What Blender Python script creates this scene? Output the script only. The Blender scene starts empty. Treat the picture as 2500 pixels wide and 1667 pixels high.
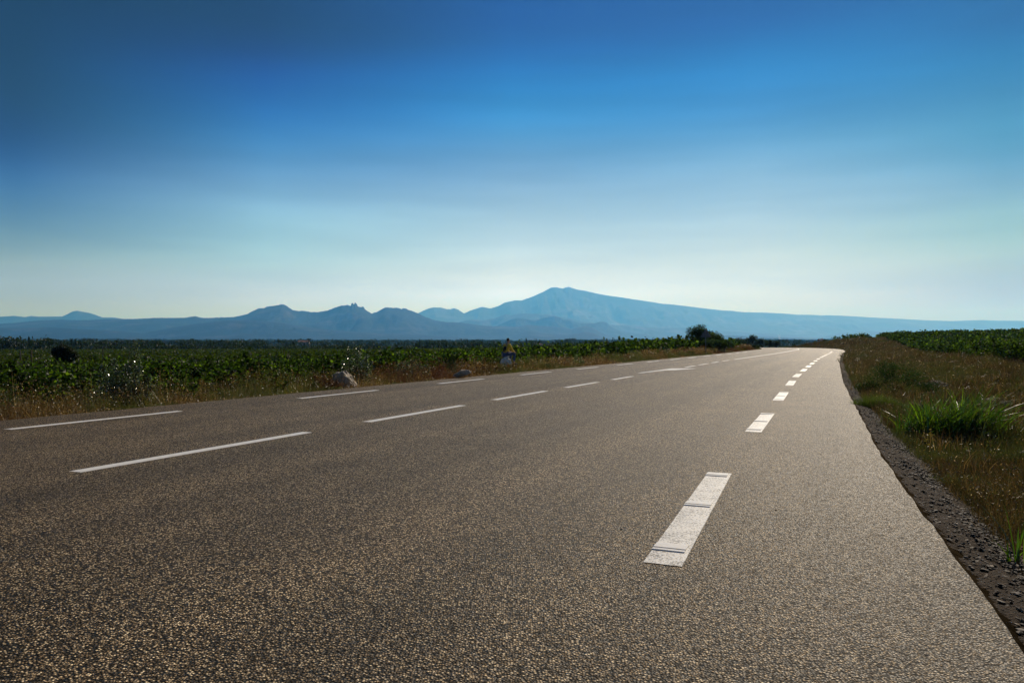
import bpy, bmesh, math, random
import numpy as np
from mathutils import Vector, Matrix, noise as mnoise

R = math.radians
scene = bpy.context.scene
col = scene.collection

# ------------------------------------------------------------------ camera
EYE = 1.30
F = 1850.0 / 2500.0 * 36.0
cam_d = bpy.data.cameras.new("camera")
cam_d.lens = F
cam_d.sensor_width = 36.0
cam_d.clip_start = 0.05
cam_d.clip_end = 200000.0
cam = bpy.data.objects.new("camera", cam_d)
cam.location = (0, 0, EYE)
cam.rotation_euler = (R(90), 0, 0)
col.objects.link(cam)
scene.camera = cam

# ------------------------------------------------------------------ sky and sun
SUN_AZ, SUN_EL = R(30), R(29.6)            # azimuth measured from +Y (view direction) towards +X
world = bpy.data.worlds.new("World")
scene.world = world
world.use_nodes = True
wn, wl = world.node_tree.nodes, world.node_tree.links
wn.clear()
sky = wn.new("ShaderNodeTexSky")
sky.sky_type = 'NISHITA'
sky.sun_disc = False
sky.sun_elevation = SUN_EL
sky.sun_rotation = SUN_AZ
sky.altitude = 100
sky.air_density = 1.0
sky.dust_density = 0.1
sky.ozone_density = 3.0
bg = wn.new("ShaderNodeBackground"); bg.inputs[1].default_value = 0.07
wo = wn.new("ShaderNodeOutputWorld")
tc = wn.new("ShaderNodeTexCoord")
nrmz = wn.new("ShaderNodeVectorMath"); nrmz.operation = 'NORMALIZE'
sep = wn.new("ShaderNodeSeparateXYZ")
wl.new(tc.outputs["Generated"], nrmz.inputs[0]); wl.new(nrmz.outputs[0], sep.inputs[0])
azn = wn.new("ShaderNodeMath"); azn.operation = 'ARCTAN2'
wl.new(sep.outputs[0], azn.inputs[0]); wl.new(sep.outputs[1], azn.inputs[1])
# the clear polarised sky of the photograph: the physical sky, graded by compass direction and height
GRADE_K = 16.0
SKY_AZ = [-0.5753, -0.3134, 0.0, 0.3134, 0.5753]
#GRADE_BEGIN
GRADE = [[(0.0218, (0.0421, 0.0966, 0.3394)), (0.0421, (0.0649, 0.0887, 0.2044)), (0.0827, (0.0530, 0.0555, 0.0452)), (0.1273, (0.0314, 0.0437, 0.0544)), (0.1711, (0.0074, 0.0193, 0.0442)), (0.2140, (0.0000, 0.0012, 0.0124)), (0.2556, (0.0000, 0.0000, 0.0005)), (0.2959, (0.0000, 0.0000, 0.0000)), (0.3346, (0.0000, 0.0000, 0.0000))],
[(0.0298, (0.0551, 0.1143, 0.4638)), (0.0580, (0.0961, 0.1089, 0.1983)), (0.0937, (0.0627, 0.0749, 0.0848)), (0.1440, (0.0851, 0.1083, 0.1150)), (0.1932, (0.0421, 0.0561, 0.0722)), (0.2410, (0.0106, 0.0381, 0.0641)), (0.2871, (0.0000, 0.0198, 0.0587)), (0.3313, (0.0000, 0.0010, 0.0202)), (0.3735, (0.0000, 0.0000, 0.0021))],
[(0.0394, (0.0760, 0.1228, 0.3532)), (0.0717, (0.1007, 0.0978, 0.1256)), (0.0984, (0.1113, 0.1019, 0.1087)), (0.1512, (0.0915, 0.0884, 0.0789)), (0.2027, (0.0523, 0.0573, 0.0628)), (0.2526, (0.0180, 0.0366, 0.0492)), (0.3006, (0.0024, 0.0435, 0.0762)), (0.3463, (0.0000, 0.0166, 0.0465)), (0.3898, (0.0000, 0.0070, 0.0295))],
[(0.0298, (0.0403, 0.0544, 0.1102)), (0.0478, (0.0672, 0.0715, 0.1061)), (0.0937, (0.0790, 0.0658, 0.0492)), (0.1440, (0.0684, 0.0616, 0.0532)), (0.1932, (0.0634, 0.0665, 0.0633)), (0.2410, (0.0208, 0.0387, 0.0460)), (0.2871, (0.0054, 0.0289, 0.0520)), (0.3313, (0.0000, 0.0244, 0.0484)), (0.3735, (0.0000, 0.0041, 0.0233))],
[(0.0195, (0.0212, 0.0177, 0.0156)), (0.0376, (0.0337, 0.0173, 0.0065)), (0.0827, (0.0407, 0.0331, 0.0120)), (0.1273, (0.0431, 0.0475, 0.0236)), (0.1711, (0.0278, 0.0295, 0.0278)), (0.2140, (0.0118, 0.0316, 0.0341)), (0.2556, (0.0057, 0.0181, 0.0223)), (0.2959, (0.0001, 0.0171, 0.0302)), (0.3346, (0.0000, 0.0049, 0.0165))]]
#GRADE_END
prev = None
for i_, stops in enumerate(GRADE):
    rp = wn.new("ShaderNodeValToRGB"); rp.color_ramp.interpolation = 'B_SPLINE'
    el_ = rp.color_ramp.elements
    while len(el_) > 1: el_.remove(el_[-1])
    el_[0].position = stops[0][0]; el_[0].color = (*stops[0][1], 1)
    for z_, c_ in stops[1:]:
        k_ = el_.new(z_); k_.color = (*c_, 1)
    wl.new(sep.outputs[2], rp.inputs[0])
    if prev is None:
        prev = rp.outputs[0]
    else:
        mr = wn.new("ShaderNodeMapRange"); mr.interpolation_type = 'LINEAR'
        mr.inputs[1].default_value = SKY_AZ[i_ - 1]; mr.inputs[2].default_value = SKY_AZ[i_]
        wl.new(azn.outputs[0], mr.inputs[0])
        mq = wn.new("ShaderNodeMix"); mq.data_type = 'RGBA'
        wl.new(mr.outputs[0], mq.inputs[0]); wl.new(prev, mq.inputs[6]); wl.new(rp.outputs[0], mq.inputs[7])
        prev = mq.outputs[2]
mul = wn.new("ShaderNodeVectorMath"); mul.operation = 'MULTIPLY'
scl = wn.new("ShaderNodeVectorMath"); scl.operation = 'SCALE'; scl.inputs["Scale"].default_value = GRADE_K
wl.new(sky.outputs[0], mul.inputs[0]); wl.new(prev, mul.inputs[1]); wl.new(mul.outputs[0], scl.inputs[0])
# thin veils of cirrus, drawn out sideways
mp = wn.new("ShaderNodeMapping"); mp.inputs["Scale"].default_value = (1.5, 1.5, 15.0)
mp.inputs["Rotation"].default_value = (R(2), R(-4), 0)
nz = wn.new("ShaderNodeTexNoise"); nz.inputs["Scale"].default_value = 1.7; nz.inputs["Detail"].default_value = 5
nz.inputs["Roughness"].default_value = 0.45
cr = wn.new("ShaderNodeMapRange"); cr.inputs[1].default_value = 0.35; cr.inputs[2].default_value = 0.75
cr.inputs[3].default_value = 0.90; cr.inputs[4].default_value = 1.18
vs_ = wn.new("ShaderNodeVectorMath"); vs_.operation = 'SCALE'
wl.new(tc.outputs["Generated"], mp.inputs[0]); wl.new(mp.outputs[0], nz.inputs["Vector"])
wl.new(nz.outputs[0], cr.inputs[0]); wl.new(cr.outputs[0], vs_.inputs["Scale"])
wl.new(scl.outputs[0], vs_.inputs[0]); wl.new(vs_.outputs[0], bg.inputs[0]); wl.new(bg.outputs[0], wo.inputs[0])

sd = bpy.data.lights.new("sun", 'SUN')
sd.energy = 4.2
sd.angle = R(0.53)
sd.color = (1.0, 0.94, 0.86)
sun = bpy.data.objects.new("sun", sd)
sv = Vector((math.sin(SUN_AZ) * math.cos(SUN_EL), math.cos(SUN_AZ) * math.cos(SUN_EL), math.sin(SUN_EL)))
sun.rotation_euler = sv.to_track_quat('Z', 'Y').to_euler()
sun.location = sv * 50
col.objects.link(sun)

scene.view_settings.view_transform = 'Standard'
scene.view_settings.look = 'None'
scene.view_settings.exposure = 0.0
scene.view_settings.gamma = 1.0
scene.render.engine = 'CYCLES'
scene.cycles.use_denoising = True
scene.cycles.max_bounces = 6
scene.cycles.transparent_max_bounces = 8
scene.cycles.volume_bounces = 2
scene.cycles.volume_step_rate = 1.0
scene.cycles.caustics_reflective = False
scene.cycles.caustics_refractive = False

rng = np.random.default_rng(11)
random.seed(5)

# ------------------------------------------------------------------ helpers
def tag(o, label=None, cat=None, group=None, kind=None):
    if label: o["label"] = label
    if cat: o["category"] = cat
    if group: o["group"] = group
    if kind: o["kind"] = kind
    return o

def link(name, me, mats=None, parent=None):
    o = bpy.data.objects.new(name, me)
    col.objects.link(o)
    if mats is not None:
        for m in (mats if isinstance(mats, (list, tuple)) else [mats]):
            me.materials.append(m)
    if parent is not None:
        o.parent = parent
    return o

def empty(name, loc, rz=0.0):
    o = bpy.data.objects.new(name, None)
    o.empty_display_size = 0.2
    o.location = loc; o.rotation_euler = (0, 0, rz)
    col.objects.link(o)
    return o

def np_mesh(name, verts, faces_len, loops, cols=None, smooth=False, matidx=None):
    """verts (N,3); faces_len (M,) loop totals; loops flat vertex indices; cols (N,3)"""
    me = bpy.data.meshes.new(name)
    verts = np.asarray(verts, dtype=np.float32)
    me.vertices.add(len(verts)); me.vertices.foreach_set("co", verts.ravel())
    loops = np.asarray(loops, dtype=np.int32)
    fl = np.asarray(faces_len, dtype=np.int32)
    me.loops.add(len(loops)); me.loops.foreach_set("vertex_index", loops)
    me.polygons.add(len(fl))
    st = np.concatenate([[0], np.cumsum(fl)[:-1]]).astype(np.int32)
    me.polygons.foreach_set("loop_start", st)
    if matidx is not None:
        me.polygons.foreach_set("material_index", np.asarray(matidx, dtype=np.int32))
    me.polygons.foreach_set("use_smooth", np.full(len(fl), smooth, dtype=bool))
    me.update(calc_edges=True)
    if cols is not None:
        a = me.color_attributes.new("col", 'FLOAT_COLOR', 'POINT')
        c = np.ones((len(verts), 4), dtype=np.float32); c[:, :3] = cols
        a.data.foreach_set("color", c.ravel())
    return me

def poly_mesh(name, V, C=None, matidx=None):
    """V (N,k,3) separate k-gons, C (N,3)"""
    n, k, _ = V.shape
    cols = None if C is None else np.repeat(C, k, axis=0)
    return np_mesh(name, V.reshape(-1, 3), np.full(n, k), np.arange(n * k), cols, matidx=matidx)

def grid_mesh(name, P, cols=None, smooth=True):
    """P (a,b,3)"""
    a, b, _ = P.shape
    i = np.arange(a - 1)[:, None] * b + np.arange(b - 1)[None, :]
    q = np.stack([i, i + 1, i + b + 1, i + b], -1).reshape(-1, 4)
    return np_mesh(name, P.reshape(-1, 3), np.full(len(q), 4), q.ravel(),
                   None if cols is None else cols.reshape(-1, 3), smooth)

def unit(v):
    return v / np.maximum(np.linalg.norm(v, axis=-1, keepdims=True), 1e-9)

def rand_dirs(n, g=rng):
    return unit(g.normal(size=(n, 3)))

def leaves(centers, size, up=0.25, aspect=0.62, g=rng):
    """folded lozenge leaves at centers -> (N,4,3)"""
    n = len(centers)
    size = np.broadcast_to(np.asarray(size, dtype=float), (n,))[:, None]
    a = rand_dirs(n, g); a[:, 2] = a[:, 2] * 0.8 - 0.1; a = unit(a)
    nrm = rand_dirs(n, g); nrm[:, 2] += up; nrm = unit(nrm)
    b = unit(np.cross(a, nrm)); nn = np.cross(b, a)
    fold = nn * size * g.uniform(0.02, 0.16, (n, 1))
    p0 = centers - a * size * 0.5
    p2 = centers + a * size * 0.5
    p1 = centers + b * size * aspect * 0.5 + fold - a * size * 0.08
    p3 = centers - b * size * aspect * 0.5 + fold - a * size * 0.08
    return np.stack([p0, p1, p2, p3], 1)

def blades(base, h, w, lean, g=rng, seg=1):
    """arching blades of grass -> list of (N,4,3): one or more quads each"""
    n = len(base)
    h = np.broadcast_to(np.asarray(h, float), (n,))[:, None]
    w = np.broadcast_to(np.asarray(w, float), (n,))[:, None]
    th = g.uniform(0, 2 * np.pi, n)
    d = np.stack([np.cos(th), np.sin(th), np.zeros(n)], 1)
    th2 = g.uniform(0, 2 * np.pi, n)
    s = np.stack([np.cos(th2), np.sin(th2), np.zeros(n)], 1)
    L = g.uniform(0.1, 1.0, (n, 1)) * lean
    out = []
    for k in range(seg):
        t0, t1 = k / seg, (k + 1) / seg
        f = lambda t: base + np.array([0, 0, 1.0]) * h * (t - 0.35 * L * t * t) + d * h * L * t ** 1.8
        ww = lambda t: w * (1 - t) ** 0.6 * (0.6 + 0.8 * min(t * 3, 1) * 0.5) + 0.0004
        a0, a1 = f(t0), f(t1)
        out.append(np.stack([a0 - s * ww(t0) / 2, a0 + s * ww(t0) / 2, a1 + s * ww(t1) / 2, a1 - s * ww(t1) / 2], 1))
    return np.concatenate(out, 0)

def mixcol(n, palette, jitter=0.25, g=rng):
    pal = np.array(palette, float)
    idx = g.integers(0, len(pal), n)
    return pal[idx] * g.uniform(1 - jitter, 1 + jitter, (n, 1))

def tube(path, radii, sides=8, cap=True):
    """closed tube mesh data (verts list, faces list)"""
    vs, fs = [], []
    path = [Vector(p) for p in path]
    for i, p in enumerate(path):
        d = (path[min(i + 1, len(path) - 1)] - path[max(i - 1, 0)]).normalized()
        a = d.orthogonal().normalized()
        if abs(d.z) > 0.9: a = Vector((1, 0, 0))
        b = d.cross(a).normalized(); a = b.cross(d).normalized()
        for k in range(sides):
            t = 2 * math.pi * k / sides
            vs.append(p + (a * math.cos(t) + b * math.sin(t)) * radii[i])
    n = len(path)
    for i in range(n - 1):
        for k in range(sides):
            k2 = (k + 1) % sides
            fs.append((i * sides + k, i * sides + k2, (i + 1) * sides + k2, (i + 1) * sides + k))
    if cap:
        fs.append(tuple(reversed(range(sides)))); fs.append(tuple(range((n - 1) * sides, n * sides)))
    return vs, fs

def join_data(parts):
    vs, fs = [], []
    for v, f in parts:
        o = len(vs); vs += list(v); fs += [tuple(i + o for i in q) for q in f]
    return vs, fs

def py_mesh(name, vs, fs, smooth=True):
    me = bpy.data.meshes.new(name)
    me.from_pydata([tuple(v) for v in vs], [], fs)
    if smooth:
        for p in me.polygons: p.use_smooth = True
    me.update()
    return me

def box_data(x0, x1, y0, y1, z0, z1):
    v = [(x0, y0, z0), (x1, y0, z0), (x1, y1, z0), (x0, y1, z0), (x0, y0, z1), (x1, y0, z1), (x1, y1, z1), (x0, y1, z1)]
    f = [(0, 3, 2, 1), (4, 5, 6, 7), (0, 1, 5, 4), (1, 2, 6, 5), (2, 3, 7, 6), (3, 0, 4, 7)]
    return v, f

def sstep(x, a, b):
    t = np.clip((x - a) / (b - a), 0, 1)
    return t * t * (3 - 2 * t)

# value noise in numpy
_perm = np.random.default_rng(3).uniform(-1, 1, (256, 256))
def vnoise(x, y):
    xi = np.floor(x).astype(int); yi = np.floor(y).astype(int)
    fx = x - xi; fy = y - yi
    fx = fx * fx * (3 - 2 * fx); fy = fy * fy * (3 - 2 * fy)
    g = lambda a, b: _perm[a % 256, b % 256]
    return (g(xi, yi) * (1 - fx) + g(xi + 1, yi) * fx) * (1 - fy) + (g(xi, yi + 1) * (1 - fx) + g(xi + 1, yi + 1) * fx) * fy
def fbm(x, y, o=4, r=0.5):
    s = 0; a = 1
    for k in range(o):
        s = s + a * vnoise(x + 17.3 * k, y + 9.1 * k); x = x * 2.03; y = y * 2.03; a *= r
    return s

# ------------------------------------------------------------------ materials
def new_mat(name):
    m = bpy.data.materials.new(name); m.use_nodes = True
    m.node_tree.nodes.clear()
    return m, m.node_tree.nodes, m.node_tree.links

def principled(name, color, rough=0.7, spec=0.3, metallic=0.0, bump=0.0, bscale=20, vary=0.0, vscale=5):
    m, n, l = new_mat(name)
    o = n.new("ShaderNodeOutputMaterial"); b = n.new("ShaderNodeBsdfPrincipled")
    b.inputs["Base Color"].default_value = (*color, 1); b.inputs["Roughness"].default_value = rough
    b.inputs["Specular IOR Level"].default_value = spec; b.inputs["Metallic"].default_value = metallic
    l.new(b.outputs[0], o.inputs[0])
    t = n.new("ShaderNodeTexCoord")
    if vary:
        z = n.new("ShaderNodeTexNoise"); z.inputs["Scale"].default_value = vscale; z.inputs["Detail"].default_value = 6
        l.new(t.outputs["Object"], z.inputs["Vector"])
        r = n.new("ShaderNodeMapRange"); r.inputs[1].default_value = .3; r.inputs[2].default_value = .7
        r.inputs[3].default_value = 1 - vary; r.inputs[4].default_value = 1 + vary
        l.new(z.outputs[0], r.inputs[0])
        mm = n.new("ShaderNodeVectorMath"); mm.operation = 'SCALE'; mm.inputs[0].default_value = color
        l.new(r.outputs[0], mm.inputs["Scale"]); l.new(mm.outputs[0], b.inputs["Base Color"])
    if bump:
        z = n.new("ShaderNodeTexNoise"); z.inputs["Scale"].default_value = bscale; z.inputs["Detail"].default_value = 8
        l.new(t.outputs["Object"], z.inputs["Vector"])
        bp = n.new("ShaderNodeBump"); bp.inputs["Strength"].default_value = bump; bp.inputs["Distance"].default_value = 0.05
        l.new(z.outputs[0], bp.inputs["Height"]); l.new(bp.outputs[0], b.inputs["Normal"])
    return m

def leaf_mat(name, trans=0.45, gloss=0.06, rough=0.35, tint=(1.5, 1.9, 0.7)):
    """leaf: diffuse + light passing through + a waxy sheen; colour from the 'col' attribute"""
    m, n, l = new_mat(name)
    o = n.new("ShaderNodeOutputMaterial")
    a = n.new("ShaderNodeAttribute"); a.attribute_name = "col"
    d = n.new("ShaderNodeBsdfDiffuse"); t = n.new("ShaderNodeBsdfTranslucent")
    g = n.new("ShaderNodeBsdfGlossy"); g.inputs["Roughness"].default_value = rough
    g.inputs["Color"].default_value = (1, 1, 1, 1)
    ml = n.new("ShaderNodeVectorMath"); ml.operation = 'MULTIPLY'; ml.inputs[1].default_value = tint
    l.new(a.outputs["Color"], d.inputs["Color"]); l.new(a.outputs["Color"], ml.inputs[0]); l.new(ml.outputs[0], t.inputs["Color"])
    m1 = n.new("ShaderNodeMixShader"); m1.inputs[0].default_value = trans
    m2 = n.new("ShaderNodeMixShader"); m2.inputs[0].default_value = gloss
    l.new(d.outputs[0], m1.inputs[1]); l.new(t.outputs[0], m1.inputs[2])
    l.new(m1.outputs[0], m2.inputs[1]); l.new(g.outputs[0], m2.inputs[2]); l.new(m2.outputs[0], o.inputs[0])
    return m

M_vine = leaf_mat("vine_leaf", 0.42, 0.012, 0.45, (1.5, 1.9, 0.5))
M_tree = leaf_mat("tree_leaf", 0.35, 0.02, 0.5, (1.2, 1.5, 0.7))
M_shiny = leaf_mat("shiny_leaf", 0.40, 0.12, 0.22, (1.4, 1.5, .9))
M_dry = leaf_mat("dry_grass", 0.45, 0.035, 0.34, (1.5, 1.3, 0.9))
M_reed = leaf_mat("reed_leaf", 0.5, 0.04, 0.36, (1.5, 1.8, 0.5))
M_bark = principled("bark", (0.09, 0.065, 0.045), 0.9, 0.2, vary=0.4, vscale=12)
M_stone = principled("pale_limestone", (0.46, 0.39, 0.31), 0.85, 0.3, bump=0.8, bscale=14, vary=0.35, vscale=7)
M_steel = principled("galvanised_steel", (0.17, 0.18, 0.19), 0.55, 0.4, metallic=0.5, vary=0.15)

def asphalt():
    m, n, l = new_mat("asphalt")
    o = n.new("ShaderNodeOutputMaterial"); b = n.new("ShaderNodeBsdfPrincipled")
    b.inputs["Specular IOR Level"].default_value = 0.27; b.inputs["Specular Tint"].default_value = (1.0, 0.80, 0.50, 1)
    t = n.new("ShaderNodeTexCoord")
    v = n.new("ShaderNodeTexVoronoi"); v.inputs["Scale"].default_value = 88; v.inputs["Randomness"].default_value = 1
    v2 = n.new("ShaderNodeTexVoronoi"); v2.inputs["Scale"].default_value = 46
    nz = n.new("ShaderNodeTexNoise"); nz.inputs["Scale"].default_value = 40; nz.inputs["Detail"].default_value = 5; nz.inputs["Roughness"].default_value = 0.75
    nb = n.new("ShaderNodeTexNoise"); nb.inputs["Scale"].default_value = 0.9; nb.inputs["Detail"].default_value = 5
    for x in (v, v2, nz): l.new(t.outputs["Object"], x.inputs["Vector"])
    l.new(t.outputs["Object"], nb.inputs["Vector"])
    # per-stone value: dark tarry chips, some pale ones
    sep = n.new("ShaderNodeSeparateColor"); l.new(v.outputs["Color"], sep.inputs[0])
    cr = n.new("ShaderNodeValToRGB")
    e = cr.color_ramp.elements
    e[0].position = 0.0; e[0].color = (0.010, 0.008, 0.006, 1)
    e[1].position = 1.0; e[1].color = (0.97, 0.76, 0.47, 1)
    for pos, c in ((0.30, (0.092, 0.060, 0.030)), (0.60, (0.255, 0.172, 0.090)), (0.82, (0.56, 0.405, 0.235))):
        k = e.new(pos); k.color = (*c, 1)
    ad = n.new("ShaderNodeMath"); ad.operation = 'ADD'
    nr = n.new("ShaderNodeMapRange"); nr.inputs[1].default_value = 0.3; nr.inputs[2].default_value = 0.7
    nr.inputs[3].default_value = -0.28; nr.inputs[4].default_value = 0.28
    l.new(nz.outputs[0], nr.inputs[0]); l.new(sep.outputs[0], ad.inputs[0]); l.new(nr.outputs[0], ad.inputs[1])
    l.new(ad.outputs[0], cr.inputs[0])
    # streaks worn along the lanes (UV: metres across, metres along)
    uv = n.new("ShaderNodeUVMap")
    mp = n.new("ShaderNodeMapping"); mp.inputs["Scale"].default_value = (0.55, 0.018, 1)
    ns = n.new("ShaderNodeTexNoise"); ns.inputs["Scale"].default_value = 1.6; ns.inputs["Detail"].default_value = 4
    l.new(uv.outputs[0], mp.inputs[0]); l.new(mp.outputs[0], ns.inputs["Vector"])
    r1 = n.new("ShaderNodeMapRange"); r1.inputs[1].default_value = 0.3; r1.inputs[2].default_value = 0.7
    r1.inputs[3].default_value = 0.62; r1.inputs[4].default_value = 1.40
    r2 = n.new("ShaderNodeMapRange"); r2.inputs[1].default_value = 0.3; r2.inputs[2].default_value = 0.7
    r2.inputs[3].default_value = 0.85; r2.inputs[4].default_value = 1.15
    l.new(ns.outputs[0], r1.inputs[0]); l.new(nb.outputs[0], r2.inputs[0])
    mm = n.new("ShaderNodeMath"); mm.operation = 'MULTIPLY'; l.new(r1.outputs[0], mm.inputs[0]); l.new(r2.outputs[0], mm.inputs[1])
    sc = n.new("ShaderNodeVectorMath"); sc.operation = 'SCALE'
    l.new(cr.outputs[0], sc.inputs[0]); l.new(mm.outputs[0], sc.inputs["Scale"])
    # black binder in the gaps between the stones
    gp = n.new("ShaderNodeMapRange"); gp.inputs[1].default_value = 0.22; gp.inputs[2].default_value = 0.60
    gp.inputs[3].default_value = 1.15; gp.inputs[4].default_value = 0.04
    l.new(v.outputs["Distance"], gp.inputs[0])
    sc2 = n.new("ShaderNodeVectorMath"); sc2.operation = 'SCALE'
    l.new(sc.outputs[0], sc2.inputs[0]); l.new(gp.outputs[0], sc2.inputs["Scale"])
    l.new(sc2.outputs[0], b.inputs["Base Color"])
    sg = n.new("ShaderNodeMath"); sg.operation = 'MULTIPLY'; sg.inputs[1].default_value = 0.10
    sg.operation = 'MULTIPLY_ADD'; sg.inputs[2].default_value = 0.17
    l.new(gp.outputs[0], sg.inputs[0]); l.new(sg.outputs[0], b.inputs["Specular IOR Level"])
    rr = n.new("ShaderNodeMapRange"); rr.inputs[3].default_value = 0.48; rr.inputs[4].default_value = 0.85
    l.new(sep.outputs[1], rr.inputs[0]); l.new(rr.outputs[0], b.inputs["Roughness"])
    h = n.new("ShaderNodeMath"); h.operation = 'MULTIPLY_ADD'; h.inputs[1].default_value = -1.0
    l.new(v.outputs["Distance"], h.inputs[0]); l.new(sep.outputs[2], h.inputs[2])
    bp = n.new("ShaderNodeBump"); bp.inputs["Strength"].default_value = 0.9; bp.inputs["Distance"].default_value = 0.008
    l.new(h.outputs[0], bp.inputs["Height"]); l.new(bp.outputs[0], b.inputs["Normal"])
    l.new(b.outputs[0], o.inputs[0])
    return m
M_asphalt = asphalt()

def paint():
    m, n, l = new_mat("road_paint")
    o = n.new("ShaderNodeOutputMaterial"); b = n.new("ShaderNodeBsdfPrincipled")
    b.inputs["Roughness"].default_value = 0.5; b.inputs["Specular IOR Level"].default_value = 0.5
    t = n.new("ShaderNodeTexCoord")
    v = n.new("ShaderNodeTexNoise"); v.inputs["Scale"].default_value = 75; v.inputs["Detail"].default_value = 3
    w = n.new("ShaderNodeTexNoise"); w.inputs["Scale"].default_value = 6; w.inputs["Detail"].default_value = 4
    l.new(t.outputs["Object"], v.inputs["Vector"]); l.new(t.outputs["Object"], w.inputs["Vector"])
    a = n.new("ShaderNodeMath"); a.operation = 'MULTIPLY_ADD'; a.inputs[1].default_value = 0.35
    l.new(w.outputs[0], a.inputs[0]); l.new(v.outputs[0], a.inputs[2])
    cr = n.new("ShaderNodeValToRGB"); e = cr.color_ramp.elements
    e[0].position = 0.55; e[0].color = (0.12, 0.10, 0.075, 1)
    e[1].position = 0.68; e[1].color = (0.78, 0.74, 0.67, 1)
    l.new(a.outputs[0], cr.inputs[0]); l.new(cr.outputs[0], b.inputs["Base Color"])
    bp = n.new("ShaderNodeBump"); bp.inputs["Strength"].default_value = 0.4; bp.inputs["Distance"].default_value = 0.003
    l.new(v.outputs[0], bp.inputs["Height"]); l.new(bp.outputs[0], b.inputs["Normal"])
    l.new(b.outputs[0], o.inputs[0])
    return m
M_paint = paint()
M_rib = principled("thick_paint", (0.78, 0.74, 0.68), 0.45, 0.5, vary=0.1, vscale=12)

def ground_mat():
    m, n, l = new_mat("earth_and_fields")
    o = n.new("ShaderNodeOutputMaterial"); b = n.new("ShaderNodeBsdfPrincipled")
    b.inputs["Roughness"].default_value = 1.0; b.inputs["Specular IOR Level"].default_value = 0.0
    a = n.new("ShaderNodeAttribute"); a.attribute_name = "col"
    t = n.new("ShaderNodeTexCoord")
    z1 = n.new("ShaderNodeTexNoise"); z1.inputs["Scale"].default_value = 9; z1.inputs["Detail"].default_value = 9; z1.inputs["Roughness"].default_value = 0.7
    z2 = n.new("ShaderNodeTexNoise"); z2.inputs["Scale"].default_value = 0.5; z2.inputs["Detail"].default_value = 8; z2.inputs["Roughness"].default_value = 0.65
    for z in (z1, z2): l.new(t.outputs["Object"], z.inputs["Vector"])
    r1 = n.new("ShaderNodeMapRange"); r1.inputs[1].default_value = .3; r1.inputs[2].default_value = .7; r1.inputs[3].default_value = .45; r1.inputs[4].default_value = 1.55
    r2 = n.new("ShaderNodeMapRange"); r2.inputs[1].default_value = .3; r2.inputs[2].default_value = .7; r2.inputs[3].default_value = .6; r2.inputs[4].default_value = 1.4
    l.new(z1.outputs[0], r1.inputs[0]); l.new(z2.outputs[0], r2.inputs[0])
    mm = n.new("ShaderNodeMath"); mm.operation = 'MULTIPLY'; l.new(r1.outputs[0], mm.inputs[0]); l.new(r2.outputs[0], mm.inputs[1])
    s = n.new("ShaderNodeVectorMath"); s.operation = 'SCALE'; l.new(a.outputs["Color"], s.inputs[0]); l.new(mm.outputs[0], s.inputs["Scale"])
    l.new(s.outputs[0], b.inputs["Base Color"])
    bp = n.new("ShaderNodeBump"); bp.inputs["Strength"].default_value = 0.8; bp.inputs["Distance"].default_value = 0.06
    l.new(z1.outputs[0], bp.inputs["Height"]); l.new(bp.outputs[0], b.inputs["Normal"])
    l.new(b.outputs[0], o.inputs[0])
    return m
M_ground = ground_mat()
M_shoulder = principled("gravelly_tar", (0.056, 0.038, 0.023), 0.9, 0.08, bump=1.0, bscale=60, vary=0.7, vscale=55)

def hill_mat(name, forest, rock, rock_amt, sc=0.0012):
    m, n, l = new_mat(name)
    o = n.new("ShaderNodeOutputMaterial"); b = n.new("ShaderNodeBsdfPrincipled")
    b.inputs["Roughness"].default_value = 0.95; b.inputs["Specular IOR Level"].default_value = 0.05
    t = n.new("ShaderNodeTexCoord")
    mp = n.new("ShaderNodeMapping"); mp.inputs["Scale"].default_value = (1, 1, 2.5)
    z = n.new("ShaderNodeTexNoise"); z.inputs["Scale"].default_value = sc; z.inputs["Detail"].default_value = 9; z.inputs["Roughness"].default_value = 0.65
    l.new(t.outputs["Object"], mp.inputs[0]); l.new(mp.outputs[0], z.inputs["Vector"])
    cr = n.new("ShaderNodeValToRGB"); e = cr.color_ramp.elements
    e[0].position = rock_amt; e[0].color = (*forest, 1); e[1].position = rock_amt + 0.16; e[1].color = (*rock, 1)
    l.new(z.outputs[0], cr.inputs[0]); l.new(cr.outputs[0], b.inputs["Base Color"])
    bp = n.new("ShaderNodeBump"); bp.inputs["Strength"].default_value = 1.0; bp.inputs["Distance"].default_value = 60
    l.new(z.outputs[0], bp.inputs["Height"]); l.new(bp.outputs[0], b.inputs["Normal"])
    l.new(b.outputs[0], o.inputs[0])
    return m

# ------------------------------------------------------------------ the lie of the land
PHI = R(23.4)
SN, CS = math.sin(PHI), math.cos(PHI)
def c_off(s):
    """sideways shift of the road where it bends to the left"""
    s = np.asarray(s, float)
    u = np.clip(s - 128, 0, None)
    k = 80.0
    return -np.where(u < k, u * u / 230.0, k * k / 230.0 + (np.minimum(u, 250) - k) * 2 * k / 230.0)
def to_world(s, p):
    return s * SN + p * CS, s * CS - p * SN
def to_sp(x, y):
    return x * SN + y * CS, x * CS - y * SN
def ip(tab):
    xs, ys = zip(*tab)
    return lambda s: np.interp(s, xs, ys)
edge_r = ip([(-60, .9), (0, .85), (4, .70), (7, .55), (10, .42), (17, .28), (26, .1), (53, -.05), (93, .25), (106, .65), (125, .5), (135, .3)])
edge_l = ip([(-60, -12.9), (8, -12.65), (30, -12.4), (55, -12.0), (80, -11.8), (125, -12.1)])
line_r = ip([(4.4, -.95), (7.7, -1.09), (15, -1.2), (30, -1.5), (60, -1.5), (95, -1.0), (125, -.9)])
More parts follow.
